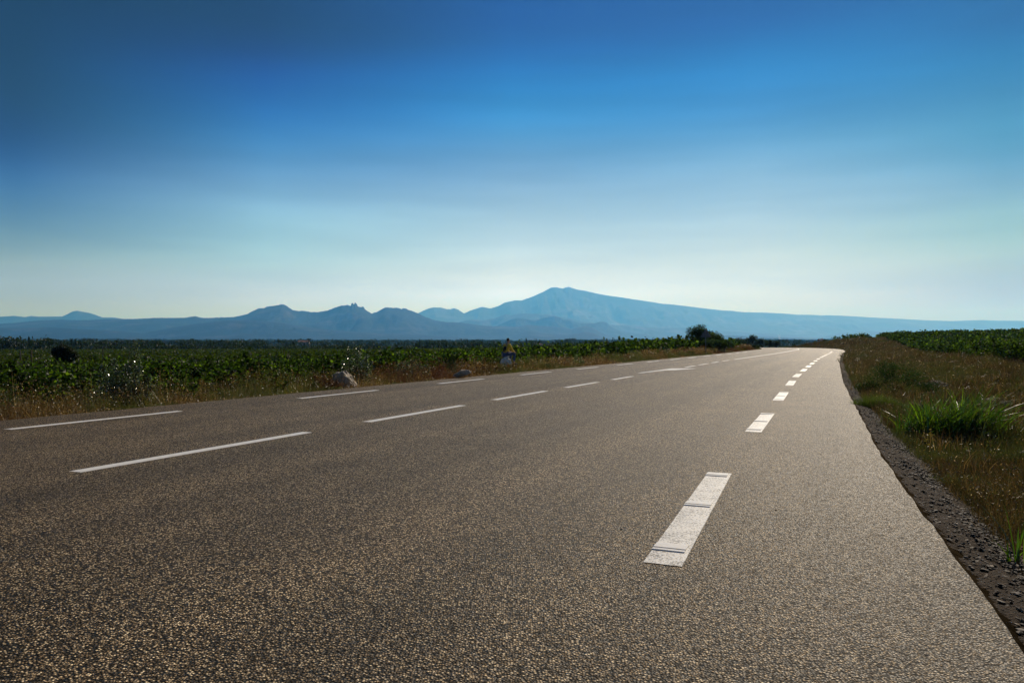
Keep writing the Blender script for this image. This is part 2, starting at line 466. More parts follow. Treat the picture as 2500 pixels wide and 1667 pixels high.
line_c = ip([(8, -7.0), (20, -7.1), (50, -7.15), (75, -6.6), (90, -6.25), (125, -6.1)])
line_l = ip([(8, -11.3), (27, -11.4), (60, -10.95), (95, -10.5), (125, -10.6)])
def road_z(s):
    u = np.clip(np.asarray(s, float) - 164, 0, None)
    return -np.where(u < 60, u * u / 1900.0, 1.895 + (u - 60) * 0.063 * np.exp(-np.clip(u - 60, 0, None) / 120.0))

def land_z(X, Y):
    X = np.asarray(X, float); Y = np.asarray(Y, float)
    s, p = to_sp(X, Y)
    pp = p - c_off(s)                                   # lateral position relative to the road
    rz = road_z(s)
    el, er = edge_l(s), edge_r(s)
    dl = np.clip(el - pp, 0, None); dr = np.clip(pp - er, 0, None)
    r = np.hypot(X, Y)
    # left: falls to the vineyard and the plain
    g = 1 - 0.62 * sstep(s, 45, 130)
    zl = -0.10 * sstep(dl, 0, 0.6) - g * (0.042 * np.minimum(dl, 30) + 0.12 * sstep(dl, 1, 5))
    # right: shallow ditch, then a rise
    ridge = sstep(p, -18, 4) * (1 - sstep(s, 230, 420))
    zr = -0.11 * sstep(dr, 0, 0.10) - 0.04 * sstep(dr, 0.5, 1.0) + 0.13 * sstep(dr, 0.9, 3.0)
    zr = zr + np.where(dr > 7.5, 0.031 * (np.minimum(dr, 42) - 7.5), 0) * (1 - sstep(s, 250, 420))
    zr = zr + 1.98 * sstep(s, 80, 205) * ridge * sstep(dr, 0.5, 10)
    z = rz + np.where(dl > 0, zl, 0) + np.where(dr > 0, zr, 0)
    under = (pp > el) & (pp < er)
    z = np.where(under, z - 0.12 * np.minimum(np.minimum(pp - el, er - pp) / 0.3, 1), z)
    # out on the plain
    plain = np.interp(r, [0, 120, 350, 700, 1500, 4000, 9000, 14000, 45000], [-1.3, -1.6, -2.75, -4.0, -5.0, -3.0, 5, 20, 60])
    wl_ = sstep(dl, 28, 120)
    z = z * (1 - wl_) + plain * wl_
    wf = sstep(s, 260, 480)
    z = z * (1 - wf) + plain * wf
    wr = sstep(dr, 60, 200)
    z = z * (1 - wr) + (plain + 3.2 * (1 - sstep(r, 300, 900))) * wr
    # rough ground off the road
    off = sstep(np.maximum(dl, dr), 0.6, 3)
    z = z + off * (0.05 * fbm(X * 0.45, Y * 0.45, 3) + 0.10 * fbm(X * .08, Y * .08, 2))
    z = z + 0.13 * sstep(dr, 1.2, 3.0) * (1 - sstep(dr, 7, 11)) * (1 - sstep(s, 90, 160)) * np.abs(fbm(s * 0.22 + 4, pp * 0.75, 3)) * 1.3
    z = z + sstep(r, 2500, 9000) * 14 * (fbm(X * .0009, Y * .0009, 4) )
    return z

def land1(x, y):
    return float(land_z(np.array([x]), np.array([y]))[0])

# ground sheet
sgrid = np.concatenate([np.arange(-60, 0, 3.0), np.arange(0, 30, 0.5), np.arange(30, 220, 1.0), 220 * 1.035 ** np.arange(0, 152)])
a = np.arange(0, 18, 0.3); bq = 18 * 1.055 ** np.arange(0, 142)
right = np.concatenate([a, bq])
pl = np.linspace(0, 1, 12)
S, Q = np.meshgrid(sgrid, np.arange(len(right) * 2 + 12), indexing='ij')
EL, ER = edge_l(S), edge_r(S)
nr = len(right)
lat = np.where(Q < nr, EL - right[np.clip(nr - 1 - Q, 0, nr - 1)],
               np.where(Q < nr + 12, EL + (ER - EL) * ((Q - nr + 0.5) / 12.0), ER + right[np.clip(Q - nr - 12, 0, nr - 1)]))
GX, GY = to_world(S, lat + c_off(S))
GZ = land_z(GX, GY)
RR = np.hypot(GX, GY)
dL = np.clip(EL - lat, 0, None); dR = np.clip(lat - ER, 0, None)
def C3(*c): return np.array(c, float)
base = np.zeros(GX.shape + (3,)) + C3(0.045, 0.032, 0.017)
verge = np.clip(1 - dL / 6, 0, 1) * (dL > 0)
n1 = fbm(GX * .35, GY * .35, 4)[..., None]
n2 = (fbm(GX * .004, GY * .004, 3))[..., None]
base = base * (1 + .25 * n1)
# patchwork on the plain: vines, stubble, meadow
patch = np.floor((vnoise(GX * .0032 + 5, GY * .0032) + vnoise(GX * .011, GY * .0019 + 40)) * 3.1).astype(int)
pal = np.array([[.022, .034, .012], [.035, .050, .015], [.018, .028, .011], [.045, .042, .022], [.028, .042, .014], [.036, .038, .018], [.024, .036, .014]])
plainc = pal[patch % 7]
wfar = sstep(RR, 330, 480)[..., None]
field = sstep(dL, 4, 8)[..., None] * (1 - wfar)
fcol = C3(0.020, 0.026, 0.009) * (1 + .2 * n1)
base = base * (1 - field) + fcol * field
base = base * (1 - wfar) + plainc * wfar
strip = ((RR > 338) & (RR < 350) & (dL > 0))
base[strip] = C3(.16, .12, .08)
ground = link("ground", grid_mesh("ground", np.stack([GX, GY, GZ], -1), base), M_ground)
tag(ground, "fields and earth stretching to the foot of the hills", kind="structure")

# ------------------------------------------------------------------ road
ss = np.concatenate([np.arange(-55, 0, 0.5), np.arange(0, 25, 0.08), np.arange(25, 60, .25), np.arange(60, 330, 1.0)])
tt = np.linspace(0, 1, 27)
Sg, Tg = np.meshgrid(ss, tt, indexing='ij')
er = edge_r(ss) + 0.010 * fbm(ss * 2.3, ss * 0, 4); el = edge_l(ss) + 0.03 * fbm(ss * 1.1, ss * 0 + 7, 3)
Pg = el[:, None] + (er - el)[:, None] * Tg
Pg = np.concatenate([Pg[:, :1] - 0.02, Pg, Pg[:, -1:] + 0.03], 1)
Sg = np.concatenate([Sg[:, :1], Sg, Sg[:, -1:]], 1)
Zg = road_z(Sg) + 0.0; Zg[:, 0] -= 0.13; Zg[:, -1] -= 0.13
Xg, Yg = to_world(Sg, Pg + c_off(Sg))
me = grid_mesh("road", np.stack([Xg, Yg, Zg], -1), smooth=False)
uvl = me.uv_layers.new(name="UVMap")
li = np.empty(len(me.loops), dtype=np.int32); me.loops.foreach_get("vertex_index", li)
uvd = np.stack([Pg.ravel()[li], Sg.ravel()[li]], 1).astype(np.float32)
uvl.data.foreach_set("uv", uvd.ravel())
road = link("road", me, M_asphalt)
tag(road, "wide grey brown asphalt road curving left over a rise", kind="structure")

def shw(s): return np.interp(s, [0, 7, 20, 60], [1.0, .82, .58, .5])
# shoulder of loose tar and gravel on the right
ss2 = np.concatenate([np.arange(-20, 1, .5), np.arange(1, 30, 0.06), np.arange(30, 150, .4)])
off = np.array([-0.05, 0.03, 0.10, 0.18, 0.27, 0.37, 0.48, 0.60, 0.72])
hz = np.array([-0.08, -0.010, -0.018, -0.028, -0.040, -0.058, -0.085, -0.12, -0.26])
wob = 1 + 0.12 * fbm(ss2 * .9, ss2 * 0 + 3, 3)
S2, O2 = np.meshgrid(ss2, off, indexing='ij')
P2 = edge_r(S2) + O2 * (wob * shw(ss2))[:, None]
X2, Y2 = to_world(S2, P2 + c_off(S2))
Z2 = road_z(S2) + hz[None, :] + 0.014 * fbm(X2 * 16, Y2 * 16, 4)
sh = link("roadside_gravel_strip", grid_mesh("shoulder", np.stack([X2, Y2, Z2], -1)), M_shoulder)
sh.name = "road_shoulder"
tag(sh, "dark crumbling shoulder along the right road edge", kind="structure")

# painted marks, each a part of the road
def strip_mark(name, s0, s1, pfun, w, mat, z=0.004, n=None, th=0.0):
    n = n or max(2, int((s1 - s0) / 1.0) + 2)
    sv_ = np.linspace(s0, s1, n)
    c = pfun(sv_)
    rows = []
    for o_, dz in ((-w / 2 - .001, -0.004), (-w / 2, 0), (w / 2, 0), (w / 2 + .001, -0.004)):
        x, y = to_world(sv_, c + o_ + c_off(sv_))
        rows.append(np.stack([x, y, road_z(sv_) + z + dz - (th if dz else 0)], -1))
    return link(name, grid_mesh(name, np.stack(rows, 0), smooth=False), mat, road)

def edge_dash(s0, L, ribs):
    m = strip_mark("edge_marking", s0, s0 + L, line_r, 0.225, M_paint)
    if ribs:
        bars = []
        for f_ in (0.085, 0.50, 0.93):
            for a0, a1 in ((0, 0.045), (0.06, 0.20)):
                bars.append((s0 + f_ * L + a0, s0 + f_ * L + a1))
        vs, fs = [], []
        for (a0, a1) in bars:
            c = float(line_r(a0)) - 0.008
            prof = [(a0, .004), (a0 + .004, .011), (a1 - .03 if a1 - a0 > .1 else a1 - .004, .0105), (a1, .0045)]
            o_ = len(vs)
            for (q, zz) in prof:
                for lat_ in (-.108, .095):
                    x, y = to_world(q, c + lat_)
                    vs.append((x, y, zz))
            for k in range(3):
                fs.append((o_ + 2 * k, o_ + 2 * k + 1, o_ + 2 * k + 3, o_ + 2 * k + 2))
            fs.append((o_, o_ + 2, o_ + 4, o_ + 6)); fs.append((o_ + 1, o_ + 7, o_ + 5, o_ + 3))
        link("raised_bars", py_mesh("raised_bars", vs, fs, False), M_rib, m)
edge_dash(4.40, 3.30, True)
edge_dash(11.35, 3.02, True)
for c_ in (19.1, 25.2, 30.9, 36.8, 42.4, 48.0, 54.6, 61.0, 67.0, 72.2, 77.4, 82.6, 88.2, 94.6, 100.5, 106.5):
    edge_dash(c_ - (1.5 if c_ < 50 else 1.15), 3.0 if c_ < 50 else 2.3, c_ < 35)
for s0, s1 in ((-.5, 3.2), (5.2, 8.8), (10.3, 13.75), (15.3, 18.6), (20.2, 23.3), (25.0, 27.7), (38.4, 41.2), (42.4, 45.6), (47.0, 49.8), (51.5, 54.3)):
    strip_mark("centre_marking", s0, s1, line_c, 0.16, M_rib)
strip_mark("centre_marking", 56.4, 300, line_c, 0.17, M_rib, n=240)
for k in range(15):
    s0 = 0.7 + 6.62 * k
    strip_mark("left_edge_marking", s0, s0 + 3.2, line_l, 0.15, M_rib)
ar = [(30.7, -7.66), (33, -7.56), (35.2, -7.50), (36.6, -7.45), (36.95, -6.35), (34.5, -6.85), (34.0, -7.18), (33, -7.32), (30.7, -7.50)]
vs = [(*to_world(a_, b_), 0.0045) for a_, b_ in ar] + [(*to_world(a_, b_), -0.002) for a_, b_ in ar]
n_ = len(ar)
fs = [tuple(range(n_))] + [(i, (i + 1) % n_, n_ + (i + 1) % n_, n_ + i) for i in range(n_)]
link("arrow_marking", py_mesh("arrow", vs, fs, False), M_rib, road)

# ------------------------------------------------------------------ mountains
def px_z(y, D):
    return EYE + (833.5 - y) / 1850.0 * D
def ridge(name, label, D, pts, W, mat, rough=0.12, back=0.6, seed=0, step=1.5, jag=0.0):
    xs = np.array([q[0] for q in pts], float); ys = np.array([q[1] for q in pts], float)
    xg = np.arange(xs[0], xs[-1] + .1, step)
    h = px_z(np.interp(xg, xs, ys), D)
    h = h + jag * D / 1850.0 * fbm(xg * .35 + seed, xg * 0 + seed, 4)
    ker = np.hanning(41); ker /= ker.sum()
    hs = np.convolve(np.pad(h, 20, mode='edge'), ker, 'valid')
    fade = np.minimum(1, np.minimum(xg - xs[0], xs[-1] - xg) / 12 + 0.02)
    u = np.concatenate([np.linspace(0, 1, 44), 1 + np.linspace(0, 1, 12)[1:]])
    rows = []
    base_h = 0
    for uu in u:
        if uu <= 1:
            d = D - W * (1 - uu)
        else:
            d = D + W * back * (uu - 1)
        X = (xg - 1250) / 1850.0 * d
        Y = np.full_like(X, d)
        k = uu if uu <= 1 else 2 - uu
        prof = k ** 1.25
        spur = fbm(X / (W * .22) + seed, Y / (W * .55) + seed * 2, 5, .55)
        n_ = 1 + rough * 8.0 * spur * (k ** 0.5) * (1 - k) ** 0.8
        # the skyline stays where it is, the flank runs out in spurs
        hk = hs + (h - hs) * k ** 14
        hz_ = base_h + (hk * (d / D if uu <= 1 else 1) - base_h) * prof * np.maximum(n_, .1)
        # the flank never climbs over its own skyline
        lim = EYE + (hk - EYE) * d / D * (0.25 + 0.75 * k)
        hz_ = np.where(uu < 1, np.minimum(hz_, lim), hz_) if uu <= 1 else hz_
        z0 = -30
        rows.append(np.stack([X, Y, z0 + (hz_ - z0) * (prof ** .25 if uu > 1 else min(1, k * 10))], -1))
    o = link(name, grid_mesh(name, np.stack(rows, 0)), mat)
    tag(o, label, kind="structure")
    return o

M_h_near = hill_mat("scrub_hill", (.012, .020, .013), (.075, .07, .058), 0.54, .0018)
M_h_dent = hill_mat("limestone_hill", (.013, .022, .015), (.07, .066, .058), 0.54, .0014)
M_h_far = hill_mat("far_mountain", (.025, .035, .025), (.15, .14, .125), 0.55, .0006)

dent = [(-260, 796), (-120, 792), (0, 790), (49, 787), (82, 783), (147, 780), (190, 781.5), (231, 781), (261, 778.5), (326, 778.5), (381, 776), (449, 776), (476, 772),
 (498, 776.6), (533, 775), (571, 774), (604, 766.5), (616, 760), (634, 752), (643.5, 753), (650, 748.6), (673.5, 746), (687, 742.6), (695, 744),
 (703, 749), (714, 757), (730.6, 759.5), (736, 758), (758, 761.6), (777, 761.6), (801, 757.5), (817.7, 750.7), (834, 745.8), (845, 745.3), (849, 744),
 (854.4, 746.7), (857, 746), (858, 740.4), (861, 739.6), (864, 744), (865.3, 740.4), (867.5, 738), (872, 743), (873.5, 748), (881.6, 750.2), (885.7, 748),
 (889, 750.2), (889.8, 753.5), (896.6, 759), (907.5, 765), (921, 760.8), (932, 754.8), (940, 750.7), (945.6, 749.7), (956.5, 751.3), (972.8, 751.8),
 (981, 754.8), (982, 752.6), (991.8, 753), (996, 756), (1008, 759.7), (1024, 766.5), (1041, 774.7), (1062.6, 782), (1090, 786), (1117, 787), (1144, 790),
 (1171, 794.3), (1198.6, 796), (1241, 797), (1263, 797.5), (1288, 793), (1318, 795), (1339, 797), (1380, 799.7), (1396, 804), (1413, 798.4), (1429, 795.6),
 (1443, 799), (1459, 806.5), (1475, 814.7), (1494, 820), (1522, 827), (1562, 829.5), (1620, 831)]
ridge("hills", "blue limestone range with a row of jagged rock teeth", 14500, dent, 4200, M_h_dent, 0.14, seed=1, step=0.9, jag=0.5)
ridge("hills", "low spur running down in front of the jagged range", 11500,
      [(230, 831), (300, 823), (367, 811), (419, 800), (463, 792.5), (503, 788), (545, 783), (600, 781), (650, 784), (700, 791), (760, 800), (820, 806), (900, 812), (980, 816), (1060, 820), (1150, 825), (1220, 830)],
      2600, M_h_near, 0.12, seed=5, jag=0.5)
ridge("hills", "low foothills at the left under the long ridge", 11000,
      [(-260, 806), (-100, 803), (0, 800), (60, 801), (120, 799), (190, 803), (260, 806), (330, 812), (400, 820), (470, 829)],
      2400, M_h_near, 0.12, seed=8, jag=0.4)
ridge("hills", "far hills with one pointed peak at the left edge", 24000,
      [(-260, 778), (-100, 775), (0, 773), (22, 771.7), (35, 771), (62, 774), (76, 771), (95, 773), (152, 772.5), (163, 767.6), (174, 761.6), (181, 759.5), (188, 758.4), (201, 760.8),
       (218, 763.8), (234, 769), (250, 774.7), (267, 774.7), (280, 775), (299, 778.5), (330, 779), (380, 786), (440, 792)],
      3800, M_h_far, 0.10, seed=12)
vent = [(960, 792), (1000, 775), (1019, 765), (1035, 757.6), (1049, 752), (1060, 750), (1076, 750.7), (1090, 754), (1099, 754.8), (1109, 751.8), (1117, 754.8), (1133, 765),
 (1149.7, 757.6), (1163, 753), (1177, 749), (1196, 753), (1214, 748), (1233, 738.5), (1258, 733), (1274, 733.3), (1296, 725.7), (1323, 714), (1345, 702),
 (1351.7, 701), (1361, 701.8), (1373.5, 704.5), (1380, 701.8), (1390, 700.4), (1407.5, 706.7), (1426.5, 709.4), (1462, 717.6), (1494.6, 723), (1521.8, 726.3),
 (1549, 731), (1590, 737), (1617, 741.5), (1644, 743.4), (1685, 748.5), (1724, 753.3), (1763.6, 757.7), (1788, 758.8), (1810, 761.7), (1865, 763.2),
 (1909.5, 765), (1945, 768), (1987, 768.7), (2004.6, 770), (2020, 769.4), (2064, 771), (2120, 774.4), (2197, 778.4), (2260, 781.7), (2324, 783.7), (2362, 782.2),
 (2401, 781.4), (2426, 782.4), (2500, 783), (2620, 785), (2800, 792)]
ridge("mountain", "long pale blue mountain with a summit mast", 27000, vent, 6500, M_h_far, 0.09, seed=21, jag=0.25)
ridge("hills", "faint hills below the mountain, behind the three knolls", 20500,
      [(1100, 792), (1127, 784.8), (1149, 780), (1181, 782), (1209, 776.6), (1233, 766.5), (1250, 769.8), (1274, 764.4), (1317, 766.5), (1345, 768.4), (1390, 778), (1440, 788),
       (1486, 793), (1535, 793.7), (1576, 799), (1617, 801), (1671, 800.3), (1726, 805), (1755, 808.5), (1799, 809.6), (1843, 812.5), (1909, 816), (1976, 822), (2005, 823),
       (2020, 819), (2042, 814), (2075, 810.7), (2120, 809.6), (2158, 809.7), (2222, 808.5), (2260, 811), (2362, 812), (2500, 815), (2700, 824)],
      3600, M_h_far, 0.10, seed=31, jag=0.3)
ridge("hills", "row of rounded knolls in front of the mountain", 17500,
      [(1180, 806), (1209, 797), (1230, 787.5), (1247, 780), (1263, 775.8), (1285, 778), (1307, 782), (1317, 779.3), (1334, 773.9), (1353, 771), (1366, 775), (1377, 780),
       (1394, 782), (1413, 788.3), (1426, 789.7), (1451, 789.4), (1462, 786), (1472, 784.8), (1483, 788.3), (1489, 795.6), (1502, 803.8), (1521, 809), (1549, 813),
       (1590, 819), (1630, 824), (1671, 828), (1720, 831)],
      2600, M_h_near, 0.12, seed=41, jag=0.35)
ridge("hills", "thin low ridge on the far side of the plain", 13500,
      [(1560, 830), (1620, 824), (1700, 820.5), (1790, 819), (1843, 821), (1909, 823.5), (1976, 826), (2060, 829), (2150, 831)], 1600, M_h_near, 0.1, seed=51, jag=0.3)

# masts on the summits
def mast(x, D, ytop, ybase, w, label, body):
    X = (x - 1250) / 1850.0 * D
    t = empty("summit_tower" if body else "radio_mast", (X, D, px_z(ybase, D) - 12))
    tag(t, label, "tower" if body else "mast")
    H = px_z(ytop, D) - px_z(ybase, D) + 12
    v, f = tube([(0, 0, 0), (0, 0, H * .55), (0, 0, H * .6), (0, 0, H)], [w, w * .8, w * .25, w * .12], 8)
    link("shaft", py_mesh("shaft", v, f), M_steel, t)
    if body:
        v, f = box_data(-w * 5, w * 5, -w * 2, w * 2, -10, H * .30)
        link("station_building", py_mesh("stn", v, f, False), principled("white_render", (.6, .58, .55)), t)
mast(1388, 27000 , 696.5, 701.5, 9, "white tower and building on the summit of the long mountain", True)
mast(686, 14500, 738, 743.2, 3.2, "thin mast on the flat topped crag left of the rock teeth", False)

# ------------------------------------------------------------------ plants
def blob_points(n, centers, radii, g=rng, shell=0.55):
    """points near the surface of several ellipsoids"""
    k = g.integers(0, len(centers), n)
    d = rand_dirs(n, g)
    r = (shell + (1 - shell) * g.random(n))[:, None]
    return np.asarray(centers)[k] + d * r * np.asarray(radii)[k]

GREEN = [(.026, .046, .008), (.040, .066, .010), (.014, .026, .006), (.050, .076, .012), (.020, .030, .009), (.010, .018, .005), (.008, .013, .004), (.10, .135, .018)]
DARK = [(.022, .036, .014), (.03, .045, .018), (.018, .03, .012), (.035, .052, .02)]

def vine_leaves(n_leaf, size, g):
    """leaf quads of one bush-trained vine about 1.3 m high"""
    nb = 9
    c = np.stack([g.uniform(-.55, .55, nb), g.uniform(-.5, .5, nb), g.uniform(.45, 1.0, nb)], 1)
    r = g.uniform(.18, .36, (nb, 1)) * np.array([[1, 1, .9]])
    P1 = blob_points(int(n_leaf * .8), c, r, g)
    ns = 6
    th = g.uniform(0, 6.28, ns); top = np.stack([np.cos(th) * .5, np.sin(th) * .5, g.uniform(1.1, 1.5, ns)], 1)
    bt = np.stack([np.cos(th) * .2, np.sin(th) * .2, np.full(ns, .8)], 1)
    k = g.integers(0, ns, n_leaf - len(P1)); t = g.random(len(k))[:, None]
    P2 = bt[k] * (1 - t) + top[k] * t + g.normal(0, .045, (len(k), 3))
    P_ = np.concatenate([P1, P2], 0)
    P_[:, 2] = np.maximum(P_[:, 2], .08)
    V = leaves(P_, size * g.uniform(.6, 1.25, len(P_)), .35, .85, g)
    return V

vine_meshes, vine_trunks = [], []
for k in range(8):
    g = np.random.default_rng(100 + k)
    V = vine_leaves(480, .125, g)
    m_ = poly_mesh("vine_foliage", V, mixcol(len(V), GREEN, .35, g)); m_.materials.append(M_vine)
    vine_meshes.append(m_)
    tv, tf = tube([(0, 0, -.1), (.03, .02, .25), (-.02, 0, .5), (.05, .03, .75)], [.05, .045, .04, .02], 6)
    m_ = py_mesh("vine_trunk", tv, tf); m_.materials.append(M_bark)
    vine_trunks.append(m_)

def in_view(X, Y, m=0.10):
    t = X / np.maximum(Y, .1)
    return (Y > 2) & (np.abs(t) < 1250 / 1850 + m + 1.2 / np.maximum(Y, 1))

spots = []
# left vineyard: rows roughly along the road
for row in range(34):
    d = 4.6 + row * 2.1
    for s in np.arange(4, 330, 1.15):
        q = s + rng.uniform(-.25, .25)
        lat_ = float(edge_l(q)) - d + rng.uniform(-.25, .25)
        x, y = to_world(q, lat_ + (float(c_off(q)) if q > 122 else 0))
        lim = np.interp(x / max(y, 1), [-.68, -.35, -.14, .1, .3], [62, 66, 82, 130, 180])
        if y > lim: continue
        spots.append((x, y, 0))
for row in range(26):
    d = 8.4 + row * 2.2
    for s in np.arange(20, 330, 1.2):
        q = s + rng.uniform(-.3, .3)
        p_ = float(edge_r(min(q, 110))) + d + rng.uniform(-.25, .25)
        x, y = to_world(q, p_)
        spots.append((x, y, 1))
for s_ in np.arange(176, 236, 1.5):
    for d_ in np.arange(1.2 + max(0, (205 - s_)) * .22, 8.2, 2.1):
        x, y = to_world(s_ + rng.uniform(-.4, .4), .2 + d_ - 2.5 + rng.uniform(-.4, .4))
        if rng.random() < .55: spots.append((x, y, 1))
spots = np.array(spots)
keep = in_view(spots[:, 0], spots[:, 1])
spots = spots[keep]
zz = land_z(spots[:, 0], spots[:, 1])
dist = np.hypot(spots[:, 0], spots[:, 1])
order = np.argsort(dist)
spots, zz, dist = spots[order], zz[order], dist[order]
# the vines that show largest stand as objects of their own
nearL = [i for i in range(len(spots)) if spots[i, 2] == 0][:150]
nearR = [i for i in range(len(spots)) if spots[i, 2] == 1][:140]
own = set(nearL) | set(nearR)
for i in nearL + nearR:
    left = spots[i, 2] == 0
    k = random.randrange(8)
    sc_ = random.uniform(.80, 1.15) * ((1.0 + .22 * max(0, min(1, (spots[i, 0] / spots[i, 1] + .10) / .2)) + .3 * max(0, min(1, (spots[i, 0] / spots[i, 1] - .10) / .1))) if left else 1.0)
    o = empty("grapevine", (spots[i, 0], spots[i, 1], zz[i] - .02), random.uniform(0, 6.28))
    o.scale = (sc_ * random.uniform(.9, 1.15), sc_ * random.uniform(.9, 1.15), sc_ * random.uniform(.60, 1.05))
    for nm_, me_ in (("foliage", vine_meshes[k]), ("trunk", vine_trunks[k])):
        ch_ = bpy.data.objects.new(nm_, me_); col.objects.link(ch_); ch_.parent = o
    if left:
        tag(o, "leafy green grapevine in the vineyard behind the brown verge left of the road", "grapevine", "grapevines of the vineyard left of the road")
    else:
        tag(o, "leafy green grapevine on the rise beyond the dry grass right of the road", "grapevine", "grapevines on the rise right of the road")
Vs, Cs = [], []
templ = {}
for (lim_, nl, sz) in ((45, 200, .16), (80, 110, .21), (130, 60, .28), (400, 34, .38)):
    templ[lim_] = [vine_leaves(nl, sz, np.random.default_rng(200 + k)) for k in range(8)]
for i in range(len(spots)):
    if i in own: continue
    lim_ = next(L_ for L_ in (45, 80, 130, 400) if dist[i] < L_ or L_ == 400)
    V = templ[lim_][random.randrange(8)].copy()
    th = random.uniform(0, 6.28); c_, s_ = math.cos(th), math.sin(th)
    sc_ = random.uniform(.85, 1.15) * (.98 if spots[i, 2] else .97 + .2 * max(0, min(1, (spots[i, 0] / spots[i, 1] + .10) / .2)) + .35 * max(0, min(1, (spots[i, 0] / spots[i, 1] - .10) / .1)))
    rot = np.array([[c_, s_, 0], [-s_, c_, 0], [0, 0, random.uniform(.62, 1.06)]]) * sc_
    V = V @ rot + np.array([spots[i, 0], spots[i, 1], zz[i]])
    Vs.append(V); Cs.append(mixcol(len(V), GREEN, .3))
vy = link("vineyard_foliage", poly_mesh("vineyard", np.concatenate(Vs), np.concatenate(Cs)), M_vine)
tag(vy, "green mass of vines filling the vineyards on both sides of the road", "vineyard", kind="stuff")
print("vines", len(spots), "faces", len(vy.data.polygons))

# the farther, smoother vineyard: low rows up to the hedges
Vs = []
for Y0 in np.arange(62, 338, 3.0):
    n_ = int(1100)
    tx = rng.uniform(-.75, .12, n_)
    Y_ = Y0 + rng.uniform(0, .9, n_)
    X_ = tx * Y_
    lim = np.interp(tx, [-.68, -.35, -.14, .1, .3], [63, 67, 83, 131, 181])
    ok = (Y_ > lim) & (rng.random(n_) < .95)
    X_, Y_ = X_[ok], Y_[ok]
    Z_ = land_z(X_, Y_)
    P_ = np.stack([X_, Y_, Z_ + rng.uniform(.1, .65, len(X_))], 1)
    Vs.append(leaves(P_, .3 + Y0 * .0022, .8, .9))
V = np.concatenate(Vs)
fv = link("vineyard_foliage", poly_mesh("far_rows", V, mixcol(len(V), [(.034, .044, .010), (.042, .052, .012), (.028, .036, .009)], .2)), M_vine)
tag(fv, "smooth green band of low vine rows before the dark hedges", "vineyard", kind="stuff")

# ---- verge grasses
def verge_points(n, s0, s1, side, dmax, bias=1.0):
    s = s0 + (s1 - s0) * rng.random(n) ** 1.5
    d = dmax * rng.random(n) ** bias
    if side < 0: p = edge_l(s) - d
    else: p = edge_r(s) + d
    x, y = to_world(s, p + c_off(s))
    ok = in_view(x, y)
    return x[ok], y[ok], s[ok], d[ok]

DRY = [(.42, .34, .18), (.16, .10, .03), (.10, .06, .02), (.11, .065, .02), (.07, .042, .016), (.24, .16, .055), (.06, .055, .016), (.11, .09, .02), (.04, .028, .012)]
RUST = [(.085, .040, .018), (.12, .055, .022), (.05, .026, .013), (.12, .075, .026)]
# left verge: fine stalks
x, y, s, d = verge_points(150000, 4, 150, -1, 5.2)
z = land_z(x, y)
clump = fbm(x * .9, y * .9, 3)
h = (.20 + .22 * np.clip(clump + .3, 0, 1.6)) * sstep(d, -.1, .9) * rng.uniform(.6, 1.6, len(x)) + .03
keepm = rng.random(len(x)) < (.75 + .4 * clump)
x, y, z, h, d, clump = x[keepm], y[keepm], z[keepm], h[keepm], d[keepm], clump[keepm]
r_ = np.hypot(x, y)
V = blades(np.stack([x, y, z - .02], 1), h, .004 + r_ * .00035, .7)
pat = fbm(x * .25 + 30, y * .25, 3)
C = mixcol(len(V), DRY, .35)
C[pat > .25] = mixcol(int((pat > .25).sum()), RUST, .3)
gr = pat < -.35
C[gr] = mixcol(int(gr.sum()), [(.09, .11, .025), (.12, .12, .03), (.07, .09, .02)], .3)
g1 = link("grass", poly_mesh("verge_grass", V, C), M_dry)
tag(g1, "dry golden grass along the left edge of the road", "grass", kind="stuff")
# left verge: feathery seed heads and small leaves of the dead weeds
x, y, s, d = verge_points(230000, 4, 160, -1, 5.0)
z = land_z(x, y)
clump = fbm(x * .9, y * .9, 3)
top = (.16 + .34 * np.clip(clump + .35, 0, 1.6)) * sstep(d, -.1, 1.1) + .02
keepm = rng.random(len(x)) < (.7 + .5 * clump)
x, y, z, top, r_ = x[keepm], y[keepm], z[keepm], top[keepm], np.hypot(x, y)[keepm]
P_ = np.stack([x, y, z + top * rng.uniform(.25, 1.45, len(x))], 1)
V = leaves(P_, .012 + r_ * .0012, .3, .55)
pat = fbm(x * .25 + 30, y * .25, 3)
C = mixcol(len(V), DRY, .35)
C[pat > .2] = mixcol(int((pat > .2).sum()), RUST, .3)
gr = pat < -.35
C[gr] = mixcol(int(gr.sum()), [(.08, .10, .025), (.11, .12, .03), (.06, .08, .02)], .3)
wd = link("weeds", poly_mesh("verge_weeds", V, C), M_dry)
tag(wd, "rust and yellow dead weeds between the road and the left vineyard", "weeds", kind="stuff")

